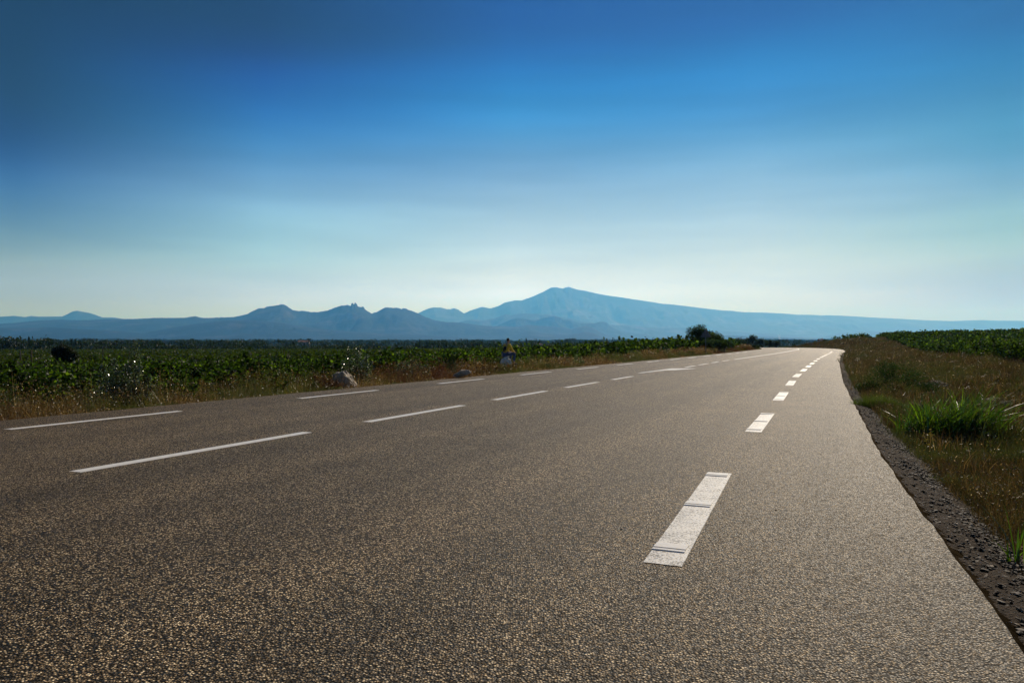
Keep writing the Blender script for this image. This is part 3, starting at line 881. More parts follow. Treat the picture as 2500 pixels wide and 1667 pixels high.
# right side: dry matted grass of the bank and field edge
DRYR = [(.028, .042, .009), (.038, .052, .011), (.17, .125, .055), (.075, .048, .018), (.055, .034, .014), (.10, .07, .028), (.05, .045, .012), (.065, .055, .016), (.04, .042, .010), (.025, .018, .008)]
def right_grass(n, s0, s1, dmax, hh, ww, dmin=.62):
    s = s0 + (s1 - s0) * rng.random(n) ** 1.3
    dd = dmin * shw(s) + (dmax - dmin) * rng.random(n)
    x, y = to_world(s, edge_r(s) + dd + c_off(s))
    ok = in_view(x, y)
    x, y, dd, s = x[ok], y[ok], dd[ok], s[ok]
    cl = fbm(x * .7 + 9, y * .7, 4)
    pr = rng.random(len(x)) < (.7 + .6 * cl) * sstep(dd / shw(s), .34, .75)
    x, y, dd, cl = x[pr], y[pr], dd[pr], cl[pr]
    z = land_z(x, y)
    h = hh * (.6 + .6 * np.clip(cl + .4, 0, 1.5)) * rng.uniform(.5, 1.5, len(x))
    V = blades(np.stack([x, y, z - .015], 1), h, ww + np.hypot(x, y) * .00035, 1.1)
    pt = fbm(x * .3 + 3, y * .3 + 50, 3)
    C = mixcol(len(V), DRYR, .35)
    gm = pt < -.25
    C[gm] = mixcol(int(gm.sum()), [(.045, .065, .016), (.06, .08, .02), (.08, .085, .025)], .3)
    return V, C
A = [right_grass(300000, 1.5, 14, 4.5, .13, .0024, .42), right_grass(380000, 9, 40, 8, .19, .003, .40), right_grass(240000, 30, 150, 9.5, .25, .004, .4), right_grass(90000, 60, 330, 60, .3, .01), right_grass(200000, 95, 300, 26, .3, .012, .4)]
g2 = link("grass", poly_mesh("field_grass", np.concatenate([q[0] for q in A]), np.concatenate([q[1] for q in A])), M_dry)
tag(g2, "brown and green dry grass on the bank right of the road", "grass", kind="stuff")
# taller clumps of dry stalks and green weeds on the bank
def bank_clumps(n, s0, s1, d0, d1, nb, h, w, rad, pal_dry, pal_green, g):
    Vs, Cs = [], []
    for _ in range(n):
        s_ = s0 + (s1 - s0) * g.random() ** 1.4
        d_ = g.uniform(d0, d1)
        x, y = to_world(s_, float(edge_r(s_)) + d_ + float(c_off(s_)))
        if abs(x / max(y, .5)) > .74: continue
        k = int(nb * g.uniform(.5, 1.5))
        px_ = x + g.normal(0, rad, k); py_ = y + g.normal(0, rad, k)
        hh = h * g.uniform(.5, 1.5) * g.uniform(.5, 1.2, k)
        V = blades(np.stack([px_, py_, land_z(px_, py_) - .02], 1), hh, w + .0004 * y, 1.0, g, 3)
        green = g.random() < .33
        C = np.tile(mixcol(k, pal_green if green else pal_dry, .35, g), (3, 1))
        Vs.append(V); Cs.append(C)
    return np.concatenate(Vs), np.concatenate(Cs)
g = np.random.default_rng(77)
GW = [(.035, .055, .010), (.05, .07, .013), (.025, .038, .008), (.07, .085, .02)]
B = [bank_clumps(90, 3, 20, .6, 4, 160, .24, .003, .12, DRYR + [(.22, .16, .07)], GW, g), bank_clumps(420, 12, 70, .55, 8, 120, .36, .004, .2, DRYR + [(.14, .10, .045)], GW, g),
     bank_clumps(260, 50, 190, .5, 14, 80, .45, .008, .4, DRYR, GW, g)]
g3 = link("grass", poly_mesh("bank_clumps", np.concatenate([q[0] for q in B]), np.concatenate([q[1] for q in B])), M_dry)
tag(g3, "tufts of taller dry and green stalks standing out of the bank on the right", "grass", kind="stuff")
# small dead leaves and seed heads among it
def right_flecks(n, s0, s1, dmax, top):
    s = s0 + (s1 - s0) * rng.random(n) ** 1.4
    dd = .60 * shw(s) + dmax * rng.random(n)
    x, y = to_world(s, edge_r(s) + dd + c_off(s))
    ok = in_view(x, y); x, y, dd = x[ok], y[ok], dd[ok]
    cl = fbm(x * .7 + 9, y * .7, 4)
    pr = rng.random(len(x)) < .5 + .6 * cl; x, y, cl = x[pr], y[pr], cl[pr]
    z = land_z(x, y)
    P_ = np.stack([x, y, z + top * rng.random(len(x)) * (1 + .5 * cl)], 1)
    return leaves(P_, .012 + np.hypot(x, y) * .0009, .3, .5)
V = np.concatenate([right_flecks(160000, 2, 20, 5, .12), right_flecks(130000, 12, 50, 8, .2), right_flecks(90000, 30, 170, 10, .3)])
w2 = link("weeds", poly_mesh("bank_weeds", V, mixcol(len(V), DRYR + DRYR + [(.45, .38, .24)], .5)), M_dry)
tag(w2, "low dead weeds scattered over the bank right of the road", "weeds", kind="stuff")

def leafy_clumps(name, label, n, side, s0, s1, d0, d1, hmin, hmax, pals, g, nl=170, px_skip=()):
    Vs, Cs = [], []
    for _ in range(n):
        s_ = s0 + (s1 - s0) * g.random() ** 1.3
        d_ = g.uniform(d0, d1)
        p_ = float(edge_l(s_)) - d_ if side < 0 else float(edge_r(s_)) + d_
        x, y = to_world(s_, p_ + float(c_off(s_)))
        if abs(x / max(y, .5)) > .74: continue
        H = g.uniform(hmin, hmax); W_ = H * g.uniform(.5, 1.1)
        c = np.stack([g.normal(0, W_ * .4, 5), g.normal(0, W_ * .4, 5), g.uniform(.2, .8, 5) * H], 1)
        P_ = blob_points(int(nl * g.uniform(.6, 1.4)), c, np.full((5, 3), H * .27), g, .2)
        P_[:, 2] = np.maximum(P_[:, 2], .01)
        V = leaves(P_, (.018 + .0011 * y) * g.uniform(.6, 1.4, len(P_)), .3, .5, g)
        st = blades(np.stack([x + g.normal(0, W_ * .4, 14), y + g.normal(0, W_ * .4, 14), np.full(14, land1(x, y))], 1), H * g.uniform(.9, 1.5, 14), .004 + .0003 * y, .4, g)
        pal = pals[g.integers(0, len(pals))]
        Vs += [V + np.array([x, y, land1(x, y)]), st]
        Cs += [mixcol(len(V), pal, .35, g), mixcol(len(st), DRY, .3, g)]
    o = link(name, poly_mesh(name, np.concatenate(Vs), np.concatenate(Cs)), M_dry)
    tag(o, label, "weeds", kind="stuff")
LEAFY = [(.035, .055, .010), (.055, .08, .014), (.02, .032, .008), (.08, .10, .02)]
YEL = [(.14, .12, .02), (.09, .09, .018), (.18, .15, .04), (.06, .06, .015)]
leafy_clumps("weeds", "uneven leafy and yellowing weed clumps along the left verge", 520, -1, 6, 130, .7, 5.2, .25, .78, [LEAFY, YEL, RUST, DRY, LEAFY], np.random.default_rng(188))
leafy_clumps("weeds", "scattered green and brown weed clumps on the bank beside the right shoulder", 300, 1, 3.5, 120, .6, 8.0, .10, .34, [LEAFY, YEL, DRYR, DRYR, LEAFY], np.random.default_rng(89), 130)
# ---- glossy leaved shrubs on the left verge and bushes
def stems_data(stems, r0=.012):
    return join_data([tube(st, [r0 * (1 - .8 * i / (len(st) - 1)) for i in range(len(st))], 5) for st in stems])

def shrub(name, label, cat, x, y, stems, n_leaf, size, mat, palette, seed, spread=.12, low=None, group=None):
    """stems: list of (dx, dy, height); leaves crowd round each stem"""
    g = np.random.default_rng(seed)
    t = empty(name, (x, y, land1(x, y)))
    tag(t, label, cat, group)
    paths = []
    P_ = []
    for (dx, dy, H) in stems:
        b0 = np.array([dx * .25, dy * .25, 0]); tip = np.array([dx, dy, H])
        mid = (b0 + tip) / 2 + g.normal(0, .04, 3) * H
        pts = [b0, b0 * .5 + mid * .5, mid, mid * .5 + tip * .5 + g.normal(0, .02, 3), tip]
        paths.append([tuple(q) for q in pts])
        k = int(n_leaf / len(stems))
        tt_ = g.random(k) ** .8 * .9 + .1
        pos = np.stack([np.interp(tt_, np.linspace(0, 1, 5), [q[j] for q in pts]) for j in range(3)], 1)
        pos += g.normal(0, 1, (k, 3)) * (spread * (1.15 - tt_))[:, None]
        P_.append(pos)
    if low:
        P_.append(blob_points(int(n_leaf * .6), [(0, 0, low[1] * .45)], [(low[0], low[0] * .7, low[1] * .5)], g, .2))
    P_ = np.concatenate(P_); P_[:, 2] = np.maximum(P_[:, 2], .02)
    v, f = stems_data(paths)
    link("stems", py_mesh("stems", v, f), M_bark, t)
    V = leaves(P_, size * g.uniform(.6, 1.3, len(P_)), .3, .6, g)
    link("foliage", poly_mesh("foliage", V, mixcol(len(V), palette, .3, g)), mat, t)
    return t

def at(px, Z):
    return (px - 1250) / 1850.0 * Z
SHG = [(.03, .050, .012), (.05, .075, .016), (.02, .032, .010), (.08, .11, .025), (.03, .045, .012), (.26, .29, .17)]  # the last, palest tone paints sun glints into some of the leaves
shrub("shrub", "tall loose shrub with glinting pale leaves and one stem rising above the vines", "shrub", at(305, 17.0), 17.0,
      [(-.5, 0, 1.0), (-.35, .1, .75), (-.2, -.1, 1.12), (0, .1, .95), (.15, 0, 1.1), (.22, 0, 1.52), (.38, -.1, .95), (.5, .1, .7), (-.1, .2, .6), (.62, 0, .5)],
      9000, .042, M_shiny, SHG, 61, .17, low=(.75, .7))
shrub("shrub", "glossy shrub with three upright tips behind the big pale boulder", "shrub", at(868, 24.0), 24.0,
      [(-.22, 0, 1.27), (-.05, .1, 1.3), (.13, 0, 1.3), (.38, 0, 1.02), (.5, .1, .8), (-.42, .1, .85), (.25, .1, .9), (0, .2, .7)], 5200, .045, M_shiny, SHG, 62, .15, low=(.55, .65))
shrub("shrub", "low wide shrub sparkling with pale leaves between the boulder and the seated person", "shrub", at(1005, 27.5), 27.5,
      [(-.6, 0, .6), (-.4, .1, .72), (-.15, 0, .7), (.05, .1, .75), (.3, 0, .7), (.5, 0, .58), (.62, .1, .42)], 4200, .045, M_shiny, SHG, 63, .16, low=(.7, .5))
shrub("shrub", "small pale green feathery shrub on the verge right of the seated person", "shrub", at(1403, 41), 41,
      [(-.4, 0, .45), (-.15, 0, .6), (.1, 0, .7), (.35, 0, .6), (.5, 0, .35)], 800, .07, M_shiny, [(.13, .16, .06), (.17, .19, .09)], 64, .12)
shrub("weed_bush", "rust coloured weed bush standing before the vines at the left edge", "bush", at(128, 18), 18,
      [(-.15, 0, .7), (0, 0, .85), (.12, 0, .7), (.2, 0, .5)], 500, .035, M_dry, RUST + [(.12, .11, .03)], 65, .1)
shrub("weed_bush", "dark red brown weed bush right of the low sparkling shrub", "bush", at(1060, 28), 28,
      [(-.25, 0, .35), (0, 0, .5), (.2, 0, .55), (.35, 0, .5)], 700, .045, M_dry, [(.07, .028, .018), (.09, .035, .02)], 66, .1)
shrub("shrub", "narrow dark green shrub standing upright before the vines left of the seated person", "shrub", at(1103, 31), 31,
      [(-.1, 0, .8), (0, 0, .95), (.1, 0, .85)], 900, .05, M_tree, DARK, 67, .13)
shrub("weed_bush", "yellow green weed bush at the verge between the tall shrub and the boulder", "bush", at(495, 19), 19,
      [(-.25, 0, .5), (-.05, 0, .62), (.15, 0, .55), (.3, 0, .45)], 700, .035, M_dry, [(.16, .15, .03), (.11, .12, .025), (.13, .09, .03)], 68, .1)
shrub("weed_bush", "brown weed bush leaning on the left side of the big pale boulder", "bush", at(806, 21.6), 21.6,
      [(-.45, 0, .45), (-.2, 0, .5), (.0, 0, .36), (.2, 0, .28), (.35, 0, .22)], 1800, .035, M_dry, RUST, 69, .12)
shrub("weed_bush", "dry straw weeds against the white boulder of the seated person", "bush", at(1236, 33.2), 33.2,
      [(-.5, 0, .3), (-.3, 0, .42), (-.1, -.1, .35), (.12, 0, .42), (.3, 0, .45), (.5, 0, .36)], 1700, .05, M_dry, DRY, 71, .12)
shrub("weed_bush", "taller brown weeds on the verge between the low pale rock and the seated person", "bush", at(1180, 30.5), 30.5,
      [(-.6, 0, .35), (-.3, 0, .5), (0, 0, .45), (.3, 0, .5), (.6, 0, .4)], 1900, .045, M_dry, DRY + RUST, 72, .14)
shrub("weed_bush", "leafy dark green weeds at the foot of the vines near the left edge", "bush", at(40, 17.2), 17.2,
      [(-.3, 0, .6), (-.1, 0, .75), (.2, 0, .7), (.4, 0, .5)], 1600, .05, M_vine, GREEN, 73, .16)
shrub("weed_bush", "bright leafy green weeds right of the tall glinting shrub", "bush", at(430, 18.5), 18.5,
      [(-.4, 0, .5), (-.1, 0, .7), (.2, 0, .75), (.5, 0, .5)], 1900, .05, M_vine, GREEN + [(.08, .12, .02)], 74, .17)
shrub("weed_bush", "green weeds before the vines left of the big boulder", "bush", at(640, 20.5), 20.5,
      [(-.6, 0, .4), (-.3, 0, .6), (0, 0, .55), (.4, 0, .6), (.7, 0, .4)], 2000, .05, M_vine, GREEN + RUST, 75, .17)
# right-hand plants
bx, by = at(2185, 21.0), 21.0
g = np.random.default_rng(70)
t = empty("bush", (bx, by, land1(bx, by)))
tag(t, "rounded dark green bush on the bank right of the road bend", "bush")
P_ = blob_points(6500, [(-.3, 0, .3), (.1, 0, .42), (.4, .1, .3), (-.05, .2, .5), (.62, 0, .12), (-.55, 0, .14)], [(.3, .3, .28), (.35, .3, .3), (.28, .25, .25), (.25, .25, .22), (.22, .2, .14), (.22, .2, .14)], g, .35)
P_ *= np.array([1.45, 1.45, 1.35])
V = leaves(P_, .042 * g.uniform(.6, 1.4, len(P_)), .3, .4, g)
link("foliage", poly_mesh("foliage", V, mixcol(len(V), [(.018, .042, .009), (.028, .06, .012), (.012, .026, .007), (.045, .08, .016)], .3, g)), M_tree, t)
v, f = stems_data([[(0, 0, 0), (.05 * k, .02, .2), (.12 * k, 0, .4)] for k in (-3, -1, 1, 3)])
link("stems", py_mesh("stems", v, f), M_bark, t)

def clump_of_blades(name, label, cat, x, y, n, rad, h, w, lean, palette, mat, seed, seg=5, drift=(0, 0)):
    g = np.random.default_rng(seed)
    t = empty(name, (x, y, land1(x, y) - .02)); tag(t, label, cat)
    a_ = g.uniform(0, 6.28, n); r_ = rad * np.sqrt(g.random(n))
    b_ = np.stack([np.cos(a_) * r_ * 1.15, np.sin(a_) * r_ * .6, np.zeros(n)], 1)
    hh = h * g.uniform(.35, 1.1, n) * (1 - .35 * (r_ / rad) ** 2)
    V = blades(b_, hh, w * g.uniform(.6, 1.3, n), lean, g, seg)
    # lean with the wind
    hz_ = V[..., 2:3]
    V[..., 0:1] += drift[0] * hz_ ** 1.3; V[..., 1:2] += drift[1] * hz_ ** 1.3
    C = mixcol(n, palette, .3, g); C = np.tile(C, (seg, 1))
    link("blades", poly_mesh("blades", V, C), mat, t)
    return t
REED = [(.035, .075, .010), (.06, .11, .012), (.025, .05, .008), (.11, .17, .020), (.08, .10, .018)]
clump_of_blades("reed_clump", "large clump of broad arching green reeds on the bank right of the road", "reeds", at(2318, 11.3), 11.3, 760, .68, .92, .028, 1.05, REED, M_reed, 81, 6, (.34, 0))
clump_of_blades("grass_tuft", "bright green soft grass tuft at the right road edge by the shoulder", "grass tuft", at(2136, 15.8), 15.8, 1900, .40, .42, .006, .8, [(.07, .13, .012), (.10, .16, .018), (.05, .09, .012)], M_dry, 82, 3)
clump_of_blades("grass_tuft", "few broad green blades poking in at the right side of the picture", "grass tuft", at(2512, 4.7), 4.7, 16, .12, .56, .018, .9, REED, M_reed, 83, 6, (-.1, 0))
clump_of_blades("grass_tuft", "thin tall green blades on the bank behind the reed clump", "grass tuft", at(2265, 13.5), 13.5, 26, .15, .75, .014, .5, REED, M_reed, 84, 5, (.2, 0))
clump_of_blades("grass_tuft", "low green grass tuft on the near bank below the reed clump", "grass tuft", at(2330, 7.6), 7.6, 500, .3, .14, .004, 1.0, [(.06, .09, .02), (.08, .10, .025)], M_dry, 85, 3)
clump_of_blades("grass_tuft", "straw coloured curling grass tuft at the right of the near bank", "grass tuft", at(2478, 6.7), 6.7, 260, .3, .30, .004, 1.6, DRYR, M_dry, 86, 5)

# ---- trees
def tree_mesh_parts(g, H, Wd, kind, n_leaf, size):
    if kind == 'cypress':
        nb = 9
        zc = np.linspace(.12, .93, nb) * H
        rr = Wd * .5 * np.interp(zc / H, [0, .15, .5, .85, 1], [.7, .95, .85, .42, .1])
        c = np.stack([g.normal(0, .05 * Wd, nb), g.normal(0, .05 * Wd, nb), zc], 1)
        r = np.stack([rr, rr, np.full(nb, H * .1)], 1)
        trunk = [(0, 0, -.5), (0, 0, H * .3), (0, 0, H * .9)]
        tr = [Wd * .08, Wd * .06, .02]
    elif kind == 'umbrella':
        nb = 10
        a_ = g.uniform(0, 6.28, nb); q = Wd * .32 * np.sqrt(g.random(nb))
        c = np.stack([np.cos(a_) * q, np.sin(a_) * q, H * g.uniform(.78, .88, nb)], 1)
        r = np.tile(np.array([[Wd * .22, Wd * .22, H * .1]]), (nb, 1))
        trunk = [(0, 0, -.5), (.02 * H, 0, H * .4), (0, 0, H * .82)]
        tr = [Wd * .05, Wd * .045, Wd * .03]
    elif kind == 'conifer':
        nb = 12
        zc = g.uniform(.15, .95, nb) * H
        rr = Wd * .5 * (1 - zc / H) ** .8 + .06 * Wd
        a_ = g.uniform(0, 6.28, nb)
        c = np.stack([np.cos(a_) * rr * .5, np.sin(a_) * rr * .5, zc], 1)
        r = np.stack([rr * .6, rr * .6, np.full(nb, H * .09)], 1)
        trunk = [(0, 0, -.5), (0, 0, H * .5), (0, 0, H * .97)]
        tr = [Wd * .07, Wd * .05, .02]
    else:
        nb = 16
        d_ = rand_dirs(nb, g); d_[:, 2] = np.abs(d_[:, 2]) * .9 - .25
        c = d_ * np.array([Wd * .36, Wd * .36, H * .34]) * g.uniform(.5, 1.1, (nb, 1)) + np.array([0, 0, H * .58])
        q = g.uniform(.14, .24, (nb, 1)) * Wd
        r = q * np.array([[1, 1, .85]])
        trunk = [(0, 0, -.5), (.03 * H, 0, H * .3), (-.02 * H, .02 * H, H * .65)]
        tr = [Wd * .055, Wd * .045, Wd * .015]
    P_ = blob_points(n_leaf, c, r, g, .45)
    P_[:, 2] = np.clip(P_[:, 2], .05 * H, None)
    V = leaves(P_, size * g.uniform(.6, 1.3, n_leaf), .3, .8, g)
    limbs = []
    for k in range(4):
        tgt = c[g.integers(0, len(c))]
        st = np.array(trunk[1])
        limbs.append(tube([tuple(st), tuple(st * .4 + tgt * .6 + np.array([0, 0, .02 * H])), tuple(tgt)], [tr[1] * .6, tr[1] * .35, .01], 5))
    dat = join_data([tube(trunk, tr, 7)] + limbs)
    return V, dat

protos = {}
def tree(name, label, cat, x, y, H, Wd, kind='round', n_leaf=700, size=.3, pal=DARK, group=None, seed=0, z=None, own_mesh=False):
    key = (kind, seed % 4) if not own_mesh else (kind, label)
    if key not in protos:
        g = np.random.default_rng(500 + abs(seed) * 7 + len(kind))
        if own_mesh:
            V, dat = tree_mesh_parts(g, H, Wd, kind, n_leaf, size)
        else:
            V, dat = tree_mesh_parts(g, 8.0, {'cypress': 2.0, 'umbrella': 7.0, 'conifer': 4.0}.get(kind, 8.0), kind, 900, .5)
        mc = poly_mesh("crown", V, mixcol(len(V), pal, .3, g)); mc.materials.append(M_tree)
        mt = py_mesh("trunk", *dat); mt.materials.append(M_bark)
        protos[key] = (mc, mt)
    mc, mt = protos[key]
    t = empty(name, (x, y, land1(x, y) if z is None else z), (seed * 1.7) % 6.28 if not own_mesh else 0)
    if not own_mesh:
        w0 = {'cypress': 2.0, 'umbrella': 7.0, 'conifer': 4.0}.get(kind, 8.0)
        t.scale = (Wd / w0, Wd / w0, H / 8.0)
    tag(t, label, cat, group)
    o = bpy.data.objects.new("crown", mc); col.objects.link(o); o.parent = t
    o = bpy.data.objects.new("trunk", mt); col.objects.link(o); o.parent = t
    return t

def far_tree(px, ytop, wpx, Z, kind, name, label, cat, seed, group=None):
    X = at(px, Z); zb = land1(X, Z)
    H = px_z(ytop, Z) - zb
    return tree(name, label, cat, X, Z, H, max(wpx / 1850.0 * Z, .6), kind, seed=seed, group=group)

# the trees that stand out against the hills
T = [
 (6, 827, 14, 372, 'conifer', 'conifer', 'dark conifer at the very left end of the dark hedge'),
 (33, 825, 9, 378, 'cypress', 'cypress', 'dark cypress first from the left in the ragged group at the left edge'),
 (41, 824, 6, 384, 'cypress', 'cypress', 'thin cypress second from the left in the ragged group'),
 (50, 821, 7, 380, 'cypress', 'cypress', 'pointed cypress third from the left in the ragged group'),
 (71, 818, 11, 376, 'conifer', 'conifer', 'tallest leaning conifer of the ragged group left of the round bush'),
 (80, 820.5, 12, 386, 'conifer', 'conifer', 'broad based conifer just right of the tallest leaning one'),
 (116, 821, 10, 380, 'conifer', 'conifer', 'twin topped conifer above the left side of the round bush'),
 (121, 824.5, 12, 390, 'conifer', 'conifer', 'shorter conifer pressed against the twin topped one'),
 (134, 830, 14, 384, 'conifer', 'conifer', 'squat conifer straight above the round bush'),
 (165, 832, 4, 400, 'cypress', 'cypress', 'small lone cypress left of the three slim ones'),
 (176, 827, 5, 398, 'cypress', 'cypress', 'left one of the three slim cypresses right of the round bush'),
 (180.5, 828.6, 5, 402, 'cypress', 'cypress', 'middle one of the three slim cypresses right of the round bush'),
 (185.5, 827, 5.5, 398, 'cypress', 'cypress', 'right one of the three slim cypresses right of the round bush'),
 (249, 826.6, 19, 420, 'round', 'broad_tree', 'dark square crowned tree below the thin far mast'),
 (211, 823.5, 42, 1500, 'round', 'broad_tree', 'wide bluish grove like crown beyond the three slim cypresses'),
 (602, 838, 6, 420, 'cypress', 'cypress', 'short cypress in the hedge left of the farm trees'),
 (717, 834, 7, 430, 'cypress', 'cypress', 'stout cypress standing alone left of the umbrella pine'),
 (736, 840, 4, 430, 'cypress', 'cypress', 'small thin cypress under the umbrella pine'),
 (743, 837, 6, 440, 'cypress', 'cypress', 'cypress just left below the umbrella pine'),
 (704, 840, 4, 440, 'cypress', 'cypress', 'small cypress left of the stout lone one'),
 (754, 825.5, 12, 900, 'umbrella', 'umbrella_pine', 'umbrella pine rising over the far trees'),
 (680, 825, 12, 950, 'round', 'broad_tree', 'highest far crown left of the umbrella pine'),
 (797, 830, 13, 900, 'round', 'broad_tree', 'domed far tree right of the umbrella pine'),
 (794, 840, 5, 430, 'cypress', 'cypress', 'cypress below the domed far tree'),
 (807, 838, 5, 440, 'cypress', 'cypress', 'cypress right of the domed far tree'),
 (897, 839, 5, 420, 'cypress', 'cypress', 'slim cypress right of the three tipped shrub'),
 (908, 835, 11, 560, 'round', 'broad_tree', 'greyish tree right of the slim cypress'),
 (949, 827, 5, 900, 'cypress', 'cypress', 'tall faint cypress above the low sparkling shrub'),
 (968, 838.5, 17, 450, 'round', 'broad_tree', 'dark dome shaped tree above the low sparkling shrub'),
 (1024.5, 828, 6, 420, 'cypress', 'cypress', 'tall pointed cypress beside the dark conical tree'),
 (1019, 834, 15, 425, 'round', 'broad_tree', 'dark tree at the foot of the tall pointed cypress'),
 (1042, 832, 16, 420, 'conifer', 'conifer', 'dark conical tree left of the two parked cars'),
 (1071, 831.6, 3.5, 600, 'cypress', 'cypress', 'thin cypress behind the two parked cars'),
 (1087, 830, 20, 560, 'conifer', 'conifer', 'dark spreading conifer right of the parked cars'),
 (1112, 832, 24, 470, 'round', 'broad_tree', 'dark rounded tree between the parked cars and the big dark mass'),
 (1150, 832, 26, 440, 'round', 'broad_tree', 'left half of the big dark tree mass left of the seated person'),
 (1169, 831, 26, 430, 'round', 'broad_tree', 'right half of the big dark tree mass left of the seated person'),
 (1178, 827.5, 4, 480, 'cypress', 'cypress', 'cypress tip above the big dark tree mass'),
 (1194.5, 832, 5, 600, 'conifer', 'conifer', 'small conifer just left of the seated person'),
 (1206, 831.5, 5, 600, 'conifer', 'conifer', 'small conifer behind the seated person'),
 (1285, 825.5, 7, 620, 'cypress', 'cypress', 'blunt dark cypress left of the pink farm building'),
 (1268, 834, 22, 560, 'round', 'broad_tree', 'round tree between the seated person and the pink farm building'),
 (1338, 837, 30, 520, 'round', 'broad_tree', 'wide tree right of the pink farm building'),
 (1394, 823.5, 40, 1500, 'round', 'broad_tree', 'large bluish crown standing above the far plain'),
]
for i, (px, yt, w, Z, kind, nm, lb) in enumerate(T):
    far_tree(px, yt, w, Z, kind, nm, lb, {'cypress': 'cypress', 'conifer': 'conifer', 'umbrella_pine': 'pine', 'broad_tree': 'tree'}[nm], i + 1, "trees along the edge of the plain")

# hedges and woods of the plain: nobody could count them
def wood(label, bands, name, palette, sz):
    Vs = []
    for (Z0, Z1, t0, t1, n_, h0, h1, w0, w1, nl) in bands:
        for k in range(n_):
            tx = rng.uniform(t0, t1)
            Z = rng.uniform(Z0, Z1)
            X = tx * Z
            zb = land1(X, Z)
            H = rng.uniform(h0, h1); Wd = rng.uniform(w0, w1)
            c = np.stack([rng.uniform(-.3, .3, 5) * Wd, rng.uniform(-.3, .3, 5) * Wd, rng.uniform(.25, .75, 5) * H], 1)
            r = np.tile(np.array([[Wd * .3, Wd * .3, H * .27]]), (5, 1))
            P_ = blob_points(nl, c, r, rng, .5)
            P_[:, 2] = np.clip(P_[:, 2], 0, None)
            V = leaves(P_, max(Wd, H) * sz, .3, .85)
            Vs.append(V + np.array([X, Z, zb]))
    V = np.concatenate(Vs)
    o = link(name, poly_mesh(name, V, mixcol(len(V), palette, .3)), M_tree)
    tag(o, label, "trees", kind="stuff")
    return o
wood("dark continuous hedge closing the green field", [(352, 366, -.75, -.02, 300, 2.0, 3.0, 3, 7, 70), (352, 372, -.75, -.60, 60, 5, 7.5, 4, 7, 120),
      (400, 520, -.75, -.46, 90, 4, 6.5, 5, 9, 110), (400, 470, -.13, .03, 46, 3.5, 6, 5, 9, 110), (420, 560, .0, .12, 50, 3, 4.8, 6, 10, 100),
      (480, 700, -.44, -.32, 70, 4, 7.5, 5, 10, 110)], "hedge", DARK, .13)
wood("belts of trees and copses across the middle of the plain", [(700, 900, -.75, .4, 190, 4.5, 8.5, 7, 16, 90), (1150, 1500, -.75, .45, 230, 6, 11, 10, 24, 90)], "treeline", DARK, .12)
wood("far woods fading into the haze before the hills", [(2200, 3400, -.75, .6, 420, 8, 13, 20, 55, 80), (4500, 7500, -.75, .6, 520, 10, 18, 60, 150, 70)], "treeline", DARK, .13)

# the round bush out in the left vineyard
X0, Y0 = at(158, 66), 66
g = np.random.default_rng(91)
t = empty("bush", (X0, Y0, land1(X0, Y0)))
tag(t, "big round almost black bush alone in the left vineyard", "bush")
P_ = blob_points(7500, [(-.2, 0, 1.75), (-.65, 0, 1.75), (.45, 0, 1.65), (.82, 0, 1.4), (-.3, .2, 2.05), (.2, -.1, 2.0), (-.8, 0, 1.85), (0, 0, 1.2), (.4, 0, 1.1), (-.4, 0, 1.1), (0, 0, .6)],
                 [(.75, .8, .6), (.5, .6, .5), (.6, .7, .55), (.35, .5, .42), (.5, .5, .4), (.5, .5, .38), (.32, .4, .3), (.8, .6, .5), (.5, .5, .5), (.5, .5, .5), (.6, .5, .5)], g, .25)
V = leaves(P_, .13 * g.uniform(.6, 1.3, len(P_)), .2, .8, g)
link("foliage", poly_mesh("foliage", V, mixcol(len(V), [(.014, .018, .008), (.024, .026, .012), (.03, .034, .014)], .3, g)), M_tree, t)
v, f = stems_data([[(0, 0, -.1), (.1 * k, .05 * k, .4), (.3 * k, .1, .9)] for k in (-2, -1, 1, 2)], .05)
link("stems", py_mesh("stems", v, f), M_bark, t)

# tree behind the sign, and the thicket beyond the bend
tree("broad_tree", "leafy round tree behind the triangular road sign", "tree", at(1712, 98), 98, 4.35, 4.7, 'round', 5200, .15, [(.04, .06, .018), (.055, .08, .022), (.03, .045, .015)], seed=3, own_mesh=True, z=land1(at(1712, 98), 98) - .1)
tree("broad_tree", "smaller leafy tree at the right shoulder of the tree behind the sign", "tree", at(1748, 95), 95, 2.9, 3.0, 'round', 2600, .14, [(.05, .075, .02), (.065, .09, .022)], seed=2, own_mesh=True, z=land1(at(1748, 95), 95) - .1)
tree("shrub", "leafy shrub at the foot of the trees right of the sign post", "shrub", at(1768, 90), 90, 1.7, 2.2, 'round', 1800, .13, GREEN, seed=5, own_mesh=True)
for i, (px, Z, H, W_, lb) in enumerate([(1692, 93, 1.7, 2.6, "leafy green shrub at the left foot of the tree behind the sign"), (1735, 92, 1.9, 2.8, "broad leafy shrub just right of the sign post"),
        (1755, 88, 1.6, 2.4, "leafy shrub between the sign and the end of the green thicket"), (1782, 100, 1.5, 1.8, "small shrub at the right end of the green thicket by the sign")]):
    tree("shrub", lb, "shrub", at(px, Z), Z, H, W_, 'round', 1900, .14, [(.03, .05, .01), (.05, .075, .014), (.07, .10, .018), (.02, .03, .008)], seed=30 + i, own_mesh=True)
tree("shrub", "low leafy shrub rising over the vines left of the sign", "shrub", at(1612, 92), 92, 1.9, 3.0, 'round', 1800, .14, [(.06, .08, .02), (.05, .07, .02)], seed=6, own_mesh=True)
